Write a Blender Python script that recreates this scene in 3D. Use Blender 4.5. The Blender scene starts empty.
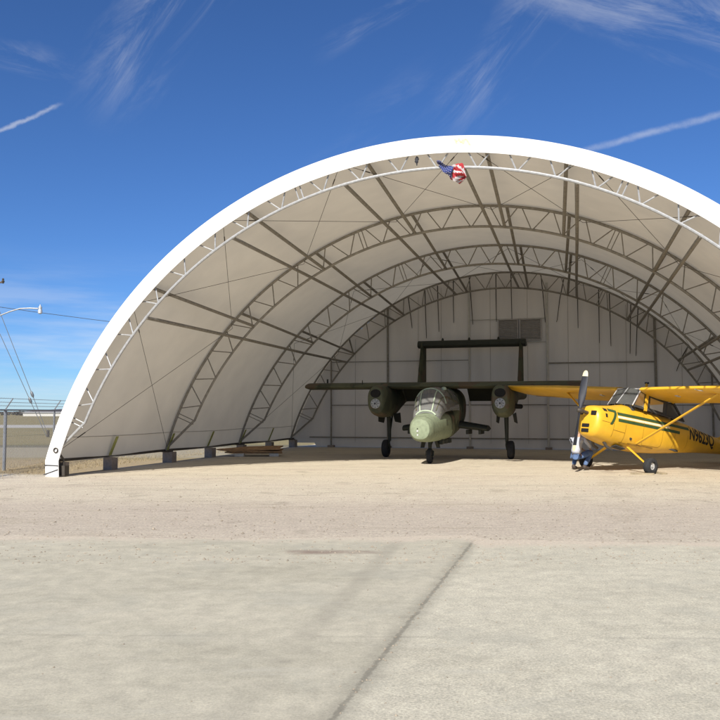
import bpy, bmesh, math, random
from mathutils import Vector, Matrix
random.seed(7)
SC = bpy.context.scene
COL = SC.collection
R = math.radians
sin, cos, PI = math.sin, math.cos, math.pi

# ------------------------------------------------------------------ helpers
class MB:
    """collects shapes; build() links them as ONE mesh object"""
    def __init__(s): s.v = []; s.f = []; s.m = []; s.k = 0
    def add(s, vs, fs):
        o = len(s.v); s.v += [tuple(p) for p in vs]
        for f in fs: s.f.append([i + o for i in f]); s.m.append(s.k)
        return s
    def box(s, c, d, rot=None):
        vs = []
        for x in (-1, 1):
            for y in (-1, 1):
                for z in (-1, 1):
                    p = Vector((x*d[0]/2, y*d[1]/2, z*d[2]/2))
                    if rot is not None: p = rot @ p
                    vs.append(p + Vector(c))
        return s.add(vs, [(0,1,3,2),(4,6,7,5),(0,4,5,1),(2,3,7,6),(0,2,6,4),(1,5,7,3)])
    def path(s, pts, r, n=8, cap=True):
        pts = [Vector(p) for p in pts]; rs = r if isinstance(r, (list, tuple)) else [r]*len(pts)
        rings = []; up = None
        for i, p in enumerate(pts):
            t = (pts[min(i+1, len(pts)-1)] - pts[max(i-1, 0)]).normalized()
            if up is None: up = Vector((0,0,1)) if abs(t.z) < .9 else Vector((1,0,0))
            a = t.cross(up).normalized(); b = a.cross(t).normalized(); up = b
            rings.append([p + rs[i]*(cos(2*PI*k/n)*a + sin(2*PI*k/n)*b) for k in range(n)])
        return s.rings(rings, cap)
    def rings(s, rings, cap=True):
        n = len(rings[0]); vs = [q for g in rings for q in g]; fs = []
        for i in range(len(rings)-1):
            for k in range(n):
                fs.append((i*n+k, i*n+(k+1) % n, (i+1)*n+(k+1) % n, (i+1)*n+k))
        if cap: fs.append(tuple(range(n))[::-1]); fs.append(tuple((len(rings)-1)*n+k for k in range(n)))
        return s.add(vs, fs)
    def grid(s, fn, nu, nv):
        vs = [fn(i/nu, j/nv) for i in range(nu+1) for j in range(nv+1)]
        fs = [(i*(nv+1)+j, (i+1)*(nv+1)+j, (i+1)*(nv+1)+j+1, i*(nv+1)+j+1) for i in range(nu) for j in range(nv)]
        return s.add(vs, fs)
    def lathe(s, c, axis, prof, n=24, cap=True):
        ax = Vector(axis).normalized(); a = ax.orthogonal().normalized(); b = ax.cross(a)
        return s.rings([[Vector(c) + ax*h + r*(cos(2*PI*k/n)*a + sin(2*PI*k/n)*b) for k in range(n)] for h, r in prof], cap)
    def prism(s, poly, off):
        n = len(poly); off = Vector(off); a = [Vector(p) for p in poly]
        return s.add(a + [p+off for p in a], [tuple(range(n))[::-1], tuple(range(n, 2*n))] + [(i, (i+1) % n, n+(i+1) % n, n+i) for i in range(n)])
    def build(s, name, mat, parent=None, smooth=False, bevel=0):
        me = bpy.data.meshes.new(name); me.from_pydata(s.v, [], s.f)
        for m in (mat if isinstance(mat, (list, tuple)) else [mat]): me.materials.append(m)
        me.polygons.foreach_set('material_index', s.m)
        bm = bmesh.new(); bm.from_mesh(me); bmesh.ops.recalc_face_normals(bm, faces=bm.faces)
        if bevel: bmesh.ops.bevel(bm, geom=bm.edges[:], offset=bevel, segments=2, affect='EDGES', profile=.7)
        bm.to_mesh(me); bm.free()
        if smooth:
            me.polygons.foreach_set('use_smooth', [True]*len(me.polygons))
            try: me.set_sharp_from_angle(angle=R(40))
            except Exception: pass
        o = bpy.data.objects.new(name, me); COL.objects.link(o)
        if parent: o.parent = parent
        return o

def tag(o, label=None, cat=None, group=None, kind=None):
    if label: o['label'] = label
    if cat: o['category'] = cat
    if group: o['group'] = group
    if kind: o['kind'] = kind
    return o
def empty(name, loc, rot=(0,0,0), label=None, cat=None, group=None):
    o = bpy.data.objects.new(name, None); COL.objects.link(o)
    o.location = loc; o.rotation_euler = rot; o.empty_display_size = .3
    return tag(o, label, cat, group)
def copy_tree(o, parent=None):
    c = o.copy(); COL.objects.link(c)
    if parent: c.parent = parent
    for ch in list(o.children): copy_tree(ch, c)
    return c

# ------------------------------------------------------------------ materials
def mat(name, col, rough=.7, metal=0, var=.12, scale=6, bump=0, bscale=60, col2=None, spec=.4, detail=6, coords='Object', cover=.5):
    m = bpy.data.materials.new(name); m.use_nodes = True
    nt = m.node_tree; N = nt.nodes; L = nt.links
    b = N['Principled BSDF']
    b.inputs['Roughness'].default_value = rough; b.inputs['Metallic'].default_value = metal
    b.inputs['Specular IOR Level'].default_value = spec
    tc = N.new('ShaderNodeTexCoord')
    no = N.new('ShaderNodeTexNoise'); no.inputs['Scale'].default_value = scale; no.inputs['Detail'].default_value = detail
    no.inputs['Roughness'].default_value = .6
    L.new(tc.outputs[coords], no.inputs['Vector'])
    rp = N.new('ShaderNodeValToRGB')
    c1 = [c*(1-var) for c in col]; c2 = list(col2) if col2 else [min(1, c*(1+var)) for c in col]
    rp.color_ramp.elements[0].position = cover-.2; rp.color_ramp.elements[1].position = cover+.2
    rp.color_ramp.elements[0].color = (*c1, 1); rp.color_ramp.elements[1].color = (*c2, 1)
    L.new(no.outputs['Fac'], rp.inputs['Fac']); L.new(rp.outputs['Color'], b.inputs['Base Color'])
    if bump:
        n2 = N.new('ShaderNodeTexNoise'); n2.inputs['Scale'].default_value = bscale; n2.inputs['Detail'].default_value = 5
        L.new(tc.outputs[coords], n2.inputs['Vector'])
        bp = N.new('ShaderNodeBump'); bp.inputs['Strength'].default_value = bump; bp.inputs['Distance'].default_value = .02
        L.new(n2.outputs['Fac'], bp.inputs['Height']); L.new(bp.outputs['Normal'], b.inputs['Normal'])
    return m

def fabric(name, col, trans, scale=.9, streak=None):
    m = bpy.data.materials.new(name); m.use_nodes = True
    nt = m.node_tree; N = nt.nodes; L = nt.links; N.remove(N['Principled BSDF']); out = N['Material Output']
    tc = N.new('ShaderNodeTexCoord'); no = N.new('ShaderNodeTexNoise'); no.inputs['Scale'].default_value = scale; no.inputs['Detail'].default_value = 5
    mp = N.new('ShaderNodeMapping'); mp.inputs['Scale'].default_value = streak or (1,1,1)
    L.new(tc.outputs['Object'], mp.inputs['Vector']); L.new(mp.outputs['Vector'], no.inputs['Vector'])
    rp = N.new('ShaderNodeValToRGB')
    rp.color_ramp.elements[0].position = .3; rp.color_ramp.elements[1].position = .65
    rp.color_ramp.elements[0].color = (*[c*.88 for c in col], 1); rp.color_ramp.elements[1].color = (*col, 1)
    L.new(no.outputs['Fac'], rp.inputs['Fac'])
    bp = N.new('ShaderNodeBump'); bp.inputs['Strength'].default_value = .25; bp.inputs['Distance'].default_value = .05
    n2 = N.new('ShaderNodeTexNoise'); n2.inputs['Scale'].default_value = 1.6; n2.inputs['Detail'].default_value = 2
    L.new(mp.outputs['Vector'], n2.inputs['Vector']); L.new(n2.outputs['Fac'], bp.inputs['Height'])
    d = N.new('ShaderNodeBsdfDiffuse'); t = N.new('ShaderNodeBsdfTranslucent'); mx = N.new('ShaderNodeMixShader')
    mx.inputs[0].default_value = trans
    L.new(rp.outputs['Color'], d.inputs['Color']); t.inputs['Color'].default_value = (.80,.73,.60,1)
    L.new(bp.outputs['Normal'], d.inputs['Normal'])
    L.new(d.outputs[0], mx.inputs[1]); L.new(t.outputs[0], mx.inputs[2]); L.new(mx.outputs[0], out.inputs['Surface'])
    return m

def glass(name, tint=(.75,.8,.8), dirt=.06):
    m = bpy.data.materials.new(name); m.use_nodes = True
    nt = m.node_tree; N = nt.nodes; L = nt.links; N.remove(N['Principled BSDF']); out = N['Material Output']
    t = N.new('ShaderNodeBsdfTransparent'); t.inputs['Color'].default_value = (*tint, 1)
    g = N.new('ShaderNodeBsdfGlossy'); g.inputs['Roughness'].default_value = .06
    d = N.new('ShaderNodeBsdfDiffuse'); d.inputs['Color'].default_value = (.6,.6,.58,1)
    fr = N.new('ShaderNodeLayerWeight'); fr.inputs['Blend'].default_value = .3
    m1 = N.new('ShaderNodeMixShader'); m2 = N.new('ShaderNodeMixShader'); m2.inputs[0].default_value = dirt
    L.new(fr.outputs['Fresnel'], m1.inputs[0]); L.new(t.outputs[0], m1.inputs[1]); L.new(g.outputs[0], m1.inputs[2])
    L.new(m1.outputs[0], m2.inputs[1]); L.new(d.outputs[0], m2.inputs[2]); L.new(m2.outputs[0], out.inputs['Surface'])
    return m

def camo(name, base, dark, brown, nose=None):
    """olive camouflage; optional pale green nose paint in front of a wavy edge (object Y)"""
    m = mat(name, base, rough=.75, var=.1, scale=4, spec=.25)
    nt = m.node_tree; N = nt.nodes; L = nt.links; b = N['Principled BSDF']
    cur = b.inputs['Base Color'].links[0].from_socket
    tc = N.new('ShaderNodeTexCoord')
    for c, sc, th, off in ((dark, 1.0, .52, 0), (brown, 1.3, .56, 7.3)):
        mp = N.new('ShaderNodeMapping'); mp.inputs['Location'].default_value = (off, off*.7, off*.3)
        no = N.new('ShaderNodeTexNoise'); no.inputs['Scale'].default_value = sc; no.inputs['Detail'].default_value = 2
        L.new(tc.outputs['Object'], mp.inputs['Vector']); L.new(mp.outputs['Vector'], no.inputs['Vector'])
        rp = N.new('ShaderNodeMapRange'); rp.inputs['From Min'].default_value = th-.015; rp.inputs['From Max'].default_value = th+.015
        L.new(no.outputs['Fac'], rp.inputs['Value'])
        mx = N.new('ShaderNodeMix'); mx.data_type = 'RGBA'; mx.inputs['B'].default_value = (*c, 1)
        L.new(rp.outputs['Result'], mx.inputs['Factor']); L.new(cur, mx.inputs['A']); cur = mx.outputs['Result']
    if nose:
        sp = N.new('ShaderNodeSeparateXYZ'); L.new(tc.outputs['Object'], sp.inputs[0])
        no = N.new('ShaderNodeTexNoise'); no.inputs['Scale'].default_value = 2.2; no.inputs['Detail'].default_value = 3; L.new(tc.outputs['Object'], no.inputs['Vector'])
        def mth(op, a, bb):
            q = N.new('ShaderNodeMath'); q.operation = op
            for i, x in enumerate((a, bb)):
                if hasattr(x, 'links'): L.new(x, q.inputs[i])
                else: q.inputs[i].default_value = x
            return q.outputs[0]
        e = mth('ADD', mth('ADD', sp.outputs['Y'], mth('MULTIPLY', sp.outputs['Z'], .9)), mth('MULTIPLY', mth('SUBTRACT', no.outputs['Fac'], .5), 1.1))
        rp = N.new('ShaderNodeMapRange'); rp.inputs['From Min'].default_value = nose[1]-.05; rp.inputs['From Max'].default_value = nose[1]+.05
        rp.inputs['To Min'].default_value = 1; rp.inputs['To Max'].default_value = 0
        L.new(e, rp.inputs['Value'])
        n3 = N.new('ShaderNodeTexNoise'); n3.inputs['Scale'].default_value = 9; n3.inputs['Detail'].default_value = 6; L.new(tc.outputs['Object'], n3.inputs['Vector'])
        cr = N.new('ShaderNodeValToRGB'); cr.color_ramp.elements[0].position = .35; cr.color_ramp.elements[1].position = .6
        cr.color_ramp.elements[0].color = (*[x*.8 for x in nose[0]], 1); cr.color_ramp.elements[1].color = (*nose[0], 1)
        L.new(n3.outputs['Fac'], cr.inputs['Fac'])
        mx = N.new('ShaderNodeMix'); mx.data_type = 'RGBA'; L.new(cr.outputs['Color'], mx.inputs['B'])
        L.new(rp.outputs['Result'], mx.inputs['Factor']); L.new(cur, mx.inputs['A']); cur = mx.outputs['Result']
    L.new(cur, b.inputs['Base Color'])
    return m

M = {}
M['cover'] = fabric('hangar_fabric', (.68,.65,.59), .145)
M['wall'] = fabric('gable_fabric', (.76,.72,.68), .03, streak=(1.6,1,.25))
M['fascia'] = mat('fascia_fabric', (.76,.745,.71), rough=.6, var=.07, scale=1.3, bump=.5, bscale=3.5)
M['seam'] = mat('fabric_seam', (.42,.39,.35), rough=.9)
M['seamgreen'] = mat('panel_seam_green', (.10,.115,.07), rough=.8)
M['seamyellow'] = mat('panel_seam_brown', (.22,.11,.012), rough=.7)
M['oil'] = mat('oil_streak', (.30,.17,.02), rough=.5, var=.4, scale=9)
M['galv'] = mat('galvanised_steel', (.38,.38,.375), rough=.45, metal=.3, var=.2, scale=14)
M['steel'] = mat('shaded_galvanised_steel', (.25,.23,.195), rough=.6, metal=.2, var=.25, scale=9)  # galvanised steel inside the hangar, its shade put into a darker, browner colour
M['darksteel'] = mat('dark_steel', (.07,.06,.05), rough=.6, metal=.3, var=.2)
M['paleste'] = mat('pale_pipe', (.55,.53,.48), rough=.5, var=.1)
M['black'] = mat('black_webbing', (.03,.03,.035), rough=.8)
M['yellow_strap'] = mat('yellow_webbing', (.30,.31,.10), rough=.8, var=.25)
M['block'] = mat('concrete_block', (.25,.21,.18), rough=.95, var=.2, scale=12, bump=.5, bscale=40)
M['louvre'] = mat('louvre_grey', (.40,.37,.35), rough=.6)
M['gold'] = mat('faded_gold_print', (.66,.56,.30), rough=.6, var=.15, scale=30)
M['greyprint'] = mat('faded_grey_print', (.60,.63,.58), rough=.6)
M['olive'] = camo('olive_paint', (.088,.092,.055), (.052,.057,.036), (.098,.074,.048))
M['fusepaint'] = camo('nose_and_camouflage_paint', (.135,.14,.085), (.055,.062,.038), (.15,.10,.065), nose=((.225,.262,.172), -1.15))
M['olivedark'] = mat('dark_olive', (.030,.033,.024), rough=.7)
M['palegreen'] = mat('pale_green_frame', (.36,.42,.31), rough=.6)
M['deepblack'] = mat('intake_black', (.008,.008,.008), rough=.9)  # near black; on intakes it paints in the shade of an opening
M['gear'] = mat('gearbox_grey', (.30,.30,.29), rough=.5, metal=.3, var=.3, scale=14)
M['rubber'] = mat('tyre_rubber', (.022,.022,.023), rough=.85, var=.3, scale=20)
M['hub'] = mat('wheel_hub_silver', (.55,.55,.54), rough=.4, metal=.4)
M['seat'] = mat('seat_tan', (.30,.22,.17), rough=.9, var=.4, scale=7)
M['cockpit'] = mat('cockpit_dark', (.05,.05,.05), rough=.9)
M['yellow'] = mat('yellow_paint', (.66,.375,.026), rough=.38, var=.10, scale=2.2, spec=.5)
M['green'] = mat('dark_green_stripe', (.035,.075,.03), rough=.45)
M['cream'] = mat('cream_stripe', (.75,.70,.50), rough=.5)
M['navy'] = mat('blade_blue_black', (.018,.020,.028), rough=.55, var=.2)
M['tip'] = mat('blade_tip_cream', (.62,.56,.38), rough=.5)
M['lettering'] = mat('black_lettering', (.012,.012,.012), rough=.5)
M['silver'] = mat('silver_tube', (.62,.62,.64), rough=.35, metal=.5)
M['glass'] = glass('cabin_glass', (.66,.68,.68), .07)
M['glassold'] = glass('canopy_glass', (.66,.68,.66), .20)
M['skin'] = mat('skin', (.42,.25,.17), rough=.55, var=.08)
M['shirt'] = mat('white_shirt', (.42,.44,.50), rough=.85, var=.08, scale=8, bump=.6, bscale=9)
M['jeans'] = mat('blue_denim', (.085,.135,.25), rough=.9, var=.25, scale=10, bump=.4, bscale=14)
M['hair'] = mat('dark_hair', (.025,.018,.014), rough=.7)
M['shoe'] = mat('brown_boot', (.06,.045,.035), rough=.7)
M['rust'] = mat('rust_brown_board', (.36,.205,.095), rough=.8, var=.35, scale=5)
M['palestone'] = mat('pale_spacer', (.5,.47,.42), rough=.9)
M['timber'] = mat('weathered_timber', (.28,.23,.15), rough=.9, var=.25)
M['pole'] = mat('creosote_pole', (.12,.09,.07), rough=.9, var=.25)
M['wire'] = mat('wire_grey', (.16,.17,.18), rough=.5, metal=.4)
M['fencewire'] = mat('fence_wire', (.30,.31,.32), rough=.5, metal=.4)
M['fencepost'] = mat('fence_post_grey', (.22,.23,.25), rough=.5, metal=.4)
M['shed'] = mat('white_shed', (.50,.49,.46), rough=.8, coords='Object', scale=.05)
M['hill'] = mat('far_scrub', (.13,.12,.13), rough=1, scale=.02)

# ------------------------------------------------------------------ camera (stands 1.7 m up, tilted up slightly)
CAMZ, FPX, TH = 1.7, 810., math.atan(52/810.)
cam = bpy.data.cameras.new('camera'); cam.lens = 36*FPX/720; cam.sensor_width = 36; cam.clip_end = 12000; cam.clip_start = .05
co = bpy.data.objects.new('camera', cam); COL.objects.link(co); co.location = (0,0,CAMZ); co.rotation_euler = (PI/2+TH, 0, 0)
SC.camera = co
def ray(x, y):   # direction of a photograph pixel (720 grid), used to read real positions off the photograph
    X = (x-360)/FPX; Z = (360-y)/FPX
    return Vector((X, cos(TH)-Z*sin(TH), sin(TH)+Z*cos(TH)))
def atd(x, y, d):
    r = ray(x, y); return Vector((0,0,CAMZ)) + r*(d/r.y)

# ------------------------------------------------------------------ hangar frame: x across, y inwards, z up
YAW = R(15)
C0 = Vector((1.636, 18.742, 0))
ZC, RO = -2.517, 10.706
def bump(phi): return 0.
def P(phi, r, w): r = r+bump(phi); return (r*sin(R(phi)), w, ZC + r*cos(R(phi)))
def HW(s, w, z=0):
    return C0 + Vector((s*cos(YAW)+w*sin(YAW), -s*sin(YAW)+w*cos(YAW), z))
hangar = empty('hangar', C0, (0,0,-YAW), 'white arched fabric hangar with open front on steel trusses', 'hangar')
TW = (.11, 6.4, 12.55, 18.8)
WALLW = 19.3
PHE = 74.4
# fabric cover, drawn tight between the trusses
def cover_fn(a, b):
    w = .10 + b*(WALLW+.02-.10)
    sag = 0
    for i in range(3):
        if TW[i] <= w <= TW[i+1]: sag = .07*sin(PI*(w-TW[i])/(TW[i+1]-TW[i]))
    ph = -PHE + 2*PHE*a
    return P(ph, RO-.005-sag, w)
MB().grid(cover_fn, 96, 66).build('roof_cover', M['cover'], hangar, True)
# front fascia: band of white fabric wrapped round the front truss
def arch_line(r, n=120):
    pe = math.degrees(math.acos((.42-ZC)/r))
    L_ = [((r+bump(q))*sin(R(q)), ZC+(r+bump(q))*cos(R(q))) for q in [-pe+2*pe*i/n for i in range(n+1)]]
    return [(L_[0][0]+.02, .005)] + L_ + [(L_[-1][0]-.02, .005)]
prof = ((10.288,.020),(10.294,.006),(10.345,0),(10.60,.0),(10.68,.02),(10.725,.09),(10.73,.42),(10.69,.42),(10.68,.13),(10.665,.028),(10.30,.028))
lines = [arch_line(r) for r, w in prof]
rings = [[(lines[k][i][0], prof[k][1], lines[k][i][1]) for k in range(len(prof))] for i in range(len(lines[0]))]
fascia = MB().rings(rings, True).build('front_fascia', M['fascia'], hangar, True)
# printed emblem on the fascia near the crown (faded gold letters, faint grey line)
lg = MB()
def fz(x, t): return (x, -.004, ZC + math.sqrt((10.43+.21*t)**2 - x*x))
def stroke(x0, t0, x1, t1, wd):
    x0 += .315; x1 += .315
    lg.prism([fz(x0-wd/2, t0), fz(x0+wd/2, t0), fz(x1+wd/2, t1), fz(x1-wd/2, t1)], (0, .008, 0))
stroke(.29,.85,.335,.30,.06); stroke(.375,.92,.43,.38,.055); stroke(.445,.38,.475,.80,.05); stroke(.475,.22,.53,.86,.05); stroke(.55,.86,.645,.12,.06); stroke(.51,.36,.58,.36,.03); stroke(.34,.55,.37,.72,.05)
lg.build('emblem', M['gold'], fascia)
lg = MB(); stroke(.10,.18,.30,.12,.05); stroke(.02,.30,.08,.20,.04); lg.build('emblem_line', M['greyprint'], fascia)

RIW = (9.97, 9.97, 9.90, 9.90); RC = 10.62; PHI_I = 66.7
def chord(r, pe, w, n=100, rad=.045): return MB().path([P(-pe+2*pe*i/n, r, w) for i in range(n+1)], rad, 8)
VPOS = (-63.5,-57.6,-51.5,-45.4,-39.5,-33.7,-27.9,-22.1,-15.5,-9.9,-4.3,1.0,6.4,11.7,16.9,22.2,28.1,33.4,39.1,44.9,50.7,56.5,62.4)   # where the webs meet the lower chord
for ti, w in enumerate(TW):
    front = ti == 0
    RI = RIW[ti]
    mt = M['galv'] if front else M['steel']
    tr = empty('arch_truss', (0,0,0)); tr.parent = hangar
    oc = chord(RC, 74.0, w)
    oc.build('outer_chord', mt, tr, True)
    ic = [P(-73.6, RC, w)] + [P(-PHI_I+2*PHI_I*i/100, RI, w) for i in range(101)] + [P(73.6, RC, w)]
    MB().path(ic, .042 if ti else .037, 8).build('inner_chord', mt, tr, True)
    lattice = MB()
    def web(a, b, r=.019):
        if ti < 2: MB().path([a, b], r, 6).build('web_brace', mt, tr, True)
        else: lattice.path([a, b], r+.003, 6)
    for pc in VPOS:
        web(P(pc-.10, RI, w), P(pc-2.35, RC, w)); web(P(pc+.10, RI, w), P(pc+2.35, RC, w))
    for pc in (-67.2, -18.8, 25.2, 67.2):       # bolted splices: twin radial bars
        for d in (-.35, .35):
            sb_ = [P(pc+d, RI, w), P(pc+d, RC, w)]
            if ti < 2: MB().path(sb_, .017, 6).build('splice_bar', mt, tr, True)
            else: lattice.path(sb_, .017, 6)
    if ti >= 2: lattice.build('web_lattice', mt, tr, True)['kind'] = 'stuff'
    for sgn in (-1, 1):
        x, _, z = P(73.6*sgn, RC, w)
        MB().box((x+(0 if ti else .05*-sgn), w+(.10 if ti == 0 else 0), .37), (.30, .12 if ti == 0 else .34, .04)).build('base_plate', M['darksteel'], tr)
# purlins along the lower chords, knee braces from outer chord to the next truss's lower chord
PUR = (-48.2, -30.4, -12.2, 4.5, 19.6, 36.4, 52.6); BRA = (-45, -27.5, -9.2, 6.9, 17.2, 33.4, 49.4)
for p in PUR:
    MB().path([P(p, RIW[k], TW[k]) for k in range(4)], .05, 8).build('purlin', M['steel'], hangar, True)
for p in BRA:
    for i in range(3):
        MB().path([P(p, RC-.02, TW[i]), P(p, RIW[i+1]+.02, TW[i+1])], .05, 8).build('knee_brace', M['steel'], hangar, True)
# wind-bracing cables, crossing in each bay
cells = [-73.4, -48.2, -30.4, -12.2, 4.5, 19.6, 36.4, 52.6, 73.4]
for bay in (0, 2):
    for a, b in zip(cells[:-1], cells[1:]):
        for q in ((a, b), (b, a)):
            A = P(q[0], RC-.12 if abs(q[0]) < 60 else RC, TW[bay]); B = P(q[1], RC-.12 if abs(q[1]) < 60 else RC, TW[bay+1])
            c = MB().path([A, B], .0065, 5)
            mid = Vector(A)*.86 + Vector(B)*.14; dr = (Vector(B)-Vector(A)).normalized()
            c.path([mid-dr*.14, mid+dr*.14], .015, 6).build('bracing_cable', M['darksteel'], hangar)
# base rail, hem seam, yellow hold-down straps
xb = P(PHE, RO, 0)[0]
for sgn in (-1, 1):
    MB().path([(sgn*(xb-.05), w, .40) for w in (.15, 6, 12, WALLW)], .042, 8).build('base_rail', M['darksteel'], hangar, True)
    ps = math.degrees(math.acos((1.02-ZC)/(RO-.02)))*sgn
    MB().path([P(ps, RO-.02-(.07*abs(sin(PI*(w-.36)/6.15))), w) for w in [.3+.5*i for i in range(39)]], .010, 5).build('hem_seam', M['seam'], hangar)
for w in (.22, 2.9, 6.4, 9.5, 12.55, 15.7):
    p0 = P(-PHE, RO-.13, w-.08)
    MB().prism([(p0[0]+.03, w-.07, .42), (p0[0]+.03, w+.07, .42), (p0[0]+.27, w+.07, .98), (p0[0]+.27, w-.07, .98)], (.012,0,0)).build('tie_strap', M['yellow_strap'], hangar)
for z0, z1 in ((.31,.30), (.06,.20)):
    MB().prism([(-10.28,-.006,z0-.012),(-10.28,-.006,z0+.012),(-9.86,-.006,z1+.012),(-9.86,-.006,z1-.012)], (0,-.012,0)).build('ratchet_strap', M['black'], hangar)
rg = MB()
rg.path([(-9.93+.06*cos(t*PI/6), .0-.02, .70+.06*sin(t*PI/6)) for t in range(13)], .018, 6)
rg.path([(-9.90,.02,.68), (-9.84,.2,.45), (-9.84,.25,.1)], .03, 6)
rg.box((-9.84,.24,.16),(.16,.2,.26)); rg.build('anchor_ratchet', M['darksteel'], hangar)
# footing on the far side and along the gable
MB().box((xb-.1, 9.9, .17), (.4, 19.4, .34)).build('footing_curb', M['block'], hangar)
# rear gable
def gable(a, b):
    pe = math.degrees(math.acos((.18-ZC)/(RO+.02))); ph = -pe+2*pe*a
    gap = .034*max(0, sin(PI*(ph+50)/24))*(.6+.4*sin(ph*3)) if -50 < ph < -26 else 0
    r = RO+.012-gap+bump(ph)
    x = r*sin(R(ph)); zt = ZC+r*cos(R(ph))
    zb = .02 if x > -9.1 else .20
    return (x, WALLW+.0+.012*sin(9*x)*sin(PI*b), zb+(zt-zb)*b)
gw = empty('rear_wall', (0,0,0)); gw.parent = hangar
MB().grid(gable, 180, 14).build('wall_panel', M['wall'], gw, True)
PW = WALLW-.10
def post(x, z0, z1, m, r=.045, w=PW): MB().path([(x, w, z0), (x, w, z1)], r, 8).build('wall_post', m, gw, True)
post(-5.46, .0, 6.7, M['steel'], .05); post(1.99, .0, 7.6, M['paleste'], .05); post(6.62, .0, 5.9, M['steel'], .055); post(-1.56, .0, 7.6, M['paleste'], .045); post(8.91, 0, 4.2, M['steel'], .04); post(-8.29, 0, 4.2, M['steel'], .04)
def girt(x0, x1, z, r=.03, m='steel'): MB().path([(x0, PW+.04, z), (x1, PW+.04, z)], r, 6).build('wall_girt', M[m], gw, True)
girt(-1.56, 1.99, 5.99, .022, 'paleste'); girt(-1.56, 1.99, 4.90, .022, 'paleste'); girt(1.99, 6.62, 3.92, .035); girt(-8.29, -1.56, 4.12, .018); girt(-8.29, 1.99, 2.03, .022); girt(1.99, 8.91, 2.0, .018); girt(-9.4, 9.9, .48, .03)
for i, x in enumerate((-7.1,-4.0,-2.9,-.6,1.1,2.9,4.25,5.4,7.7)):
    zt = ZC+math.sqrt(10.5**2-x*x)
    MB().path([(x, WALLW-.03, .25), (x+.02, WALLW-.03, zt)], .007, 4).build('panel_seam', M['seam'], gw)
for x0, x1 in ((-.20,.68), (.78,1.72)):
    f = MB(); yv = WALLW-.12; xm = (x0+x1)/2
    for c, d in (((x0,yv,5.48),(.05,.08,1.0)), ((x1,yv,5.48),(.05,.08,1.0)), ((xm,yv,4.995),(x1-x0,.08,.05)), ((xm,yv,5.955),(x1-x0,.08,.05))): f.box(c, d)
    for k in range(12): f.box((xm, yv+.01, 5.07+.075*k), (x1-x0-.05, .07, .012), Matrix.Rotation(R(38), 3, 'X'))
    f.box((xm, yv+.055, 5.48), (x1-x0, .01, .96))
    f.build('louvre_vent', M['louvre'], gw)
for x, z1, lean in ((-4.38,5.8,.1),(-3.58,5.3,.0),(-2.98,5.6,.0),(-2.23,6.0,-.05),(-1.49,5.9,.1),(-0.26,6.0,-.03),(0.42,6.1,0),(1.77,5.9,.14),(2.77,5.9,-.32),(3.36,5.6,.0),(4.27,4.9,0),(4.72,4.75,.04),(5.62,4.4,-.05),(5.92,4.3,-.1),(-7.28,4.5,.1),(7.92,3.6,-.4)):
    zt = ZC+math.sqrt((RC+bump(math.degrees(math.asin(x/RC))))**2-x*x)-.05
    MB().path([(x, TW[3]+.06, zt), (x+lean*.6, (TW[3]+PW)/2, (zt+z1)/2), (x+lean, PW, z1), (x+lean*1.1, PW, z1-.12)], [.026,.022,.016,.012], 6).build('hanging_strap', M['darksteel'], gw, True)
for x in (-8.28, -5.46, -1.56, 2.0, 6.62, 8.92): MB().box((x, PW, .05), (.3,.3,.1)).build('post_footing', M['block'], gw)

# concrete blocks that carry the side wall
bl = MB()
bl.box((0,0,.178), (.40,.40,.356)); 
blk0 = bl.build('concrete_block', M['block'], None, False, .012)
BL = ((.55,.30,'small grey concrete block behind the foot of the white front fascia'),
      (2.85,.40,'grey concrete block standing alone between front leg and second truss foot'),
      (6.45,.46,'grey concrete block carrying the foot of the second truss'),
      (9.6,.42,'grey concrete block between the feet of second and third trusses'),
      (12.55,.42,'concrete block under third truss foot behind the brown boards'),
      (15.7,.40,'concrete block between third truss foot and the rear corner truss'),
      (18.8,.42,'concrete block under the rear truss foot in the far corner'))
for i, (w, sz, lab) in enumerate(BL):
    o = blk0 if i == 0 else blk0.copy()
    if i: COL.objects.link(o)
    o.location = HW(-10.10, w, 0); o.rotation_euler = (0,0,-YAW+R(random.uniform(-4,4))); o.scale = (sz/.53, sz/.53, 1)
    tag(o, lab, 'concrete block', 'concrete blocks under the side wall')

# ------------------------------------------------------------------ flag and small bundle on the front truss
def node(phi, r, w, lx=0, lz=0):
    p = P(phi, r, w); return HW(p[0]+lx, p[1], p[2]+lz)
fl = node(2.75, RIW[0]+.02, TW[0]-.03)
flag = empty('flag', fl, (.25,.35,-YAW), 'crumpled stars and stripes flag bunched up on front truss chord', 'flag')
flag.scale = (.88,.88,.88)
M['white_cloth'] = mat('flag_white', (.45,.41,.41), rough=.9); M['red_cloth'] = mat('flag_red', (.36,.03,.035), rough=.9); M['blue_cloth'] = mat('flag_blue', (.025,.04,.16), rough=.9)
st = MB()
NU, NV = 46, 52
def bag(a, b):  # gathered ball of striped cloth
    th = 2*PI*a; x = b
    r = .215*math.sin(PI*min(1,.08+b*.92))**.6
    r *= 1+.20*sin(3*th+7*b)+.13*sin(8*th+4*b)+.06*sin(15*th-5*b)
    return (.27+.40*(x-.5)+.04*sin(5*th), -.02+r*.8*cos(th), -.06-.10*b+r*1.0*sin(th)*(.9 if sin(th) > 0 else 1.15))
vs = [bag(i/NU, j/NV) for i in range(NU) for j in range(NV+1)]
for i in range(NU):
    for j in range(NV):
        q_ = (i/NU*14 + 2.4*j/NV) % 2; st.k = 1 if q_ > 1.15 else 0
        q = [((i, j), (i, j+1), ((i+1) % NU, j+1), ((i+1) % NU, j))]
        st.f.append([a*(NV+1)+b for a, b in q[0]]); st.m.append(st.k)
st.v = vs
st.build('striped_field', [M['red_cloth'], M['white_cloth']], flag, True)
cn = MB()
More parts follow.
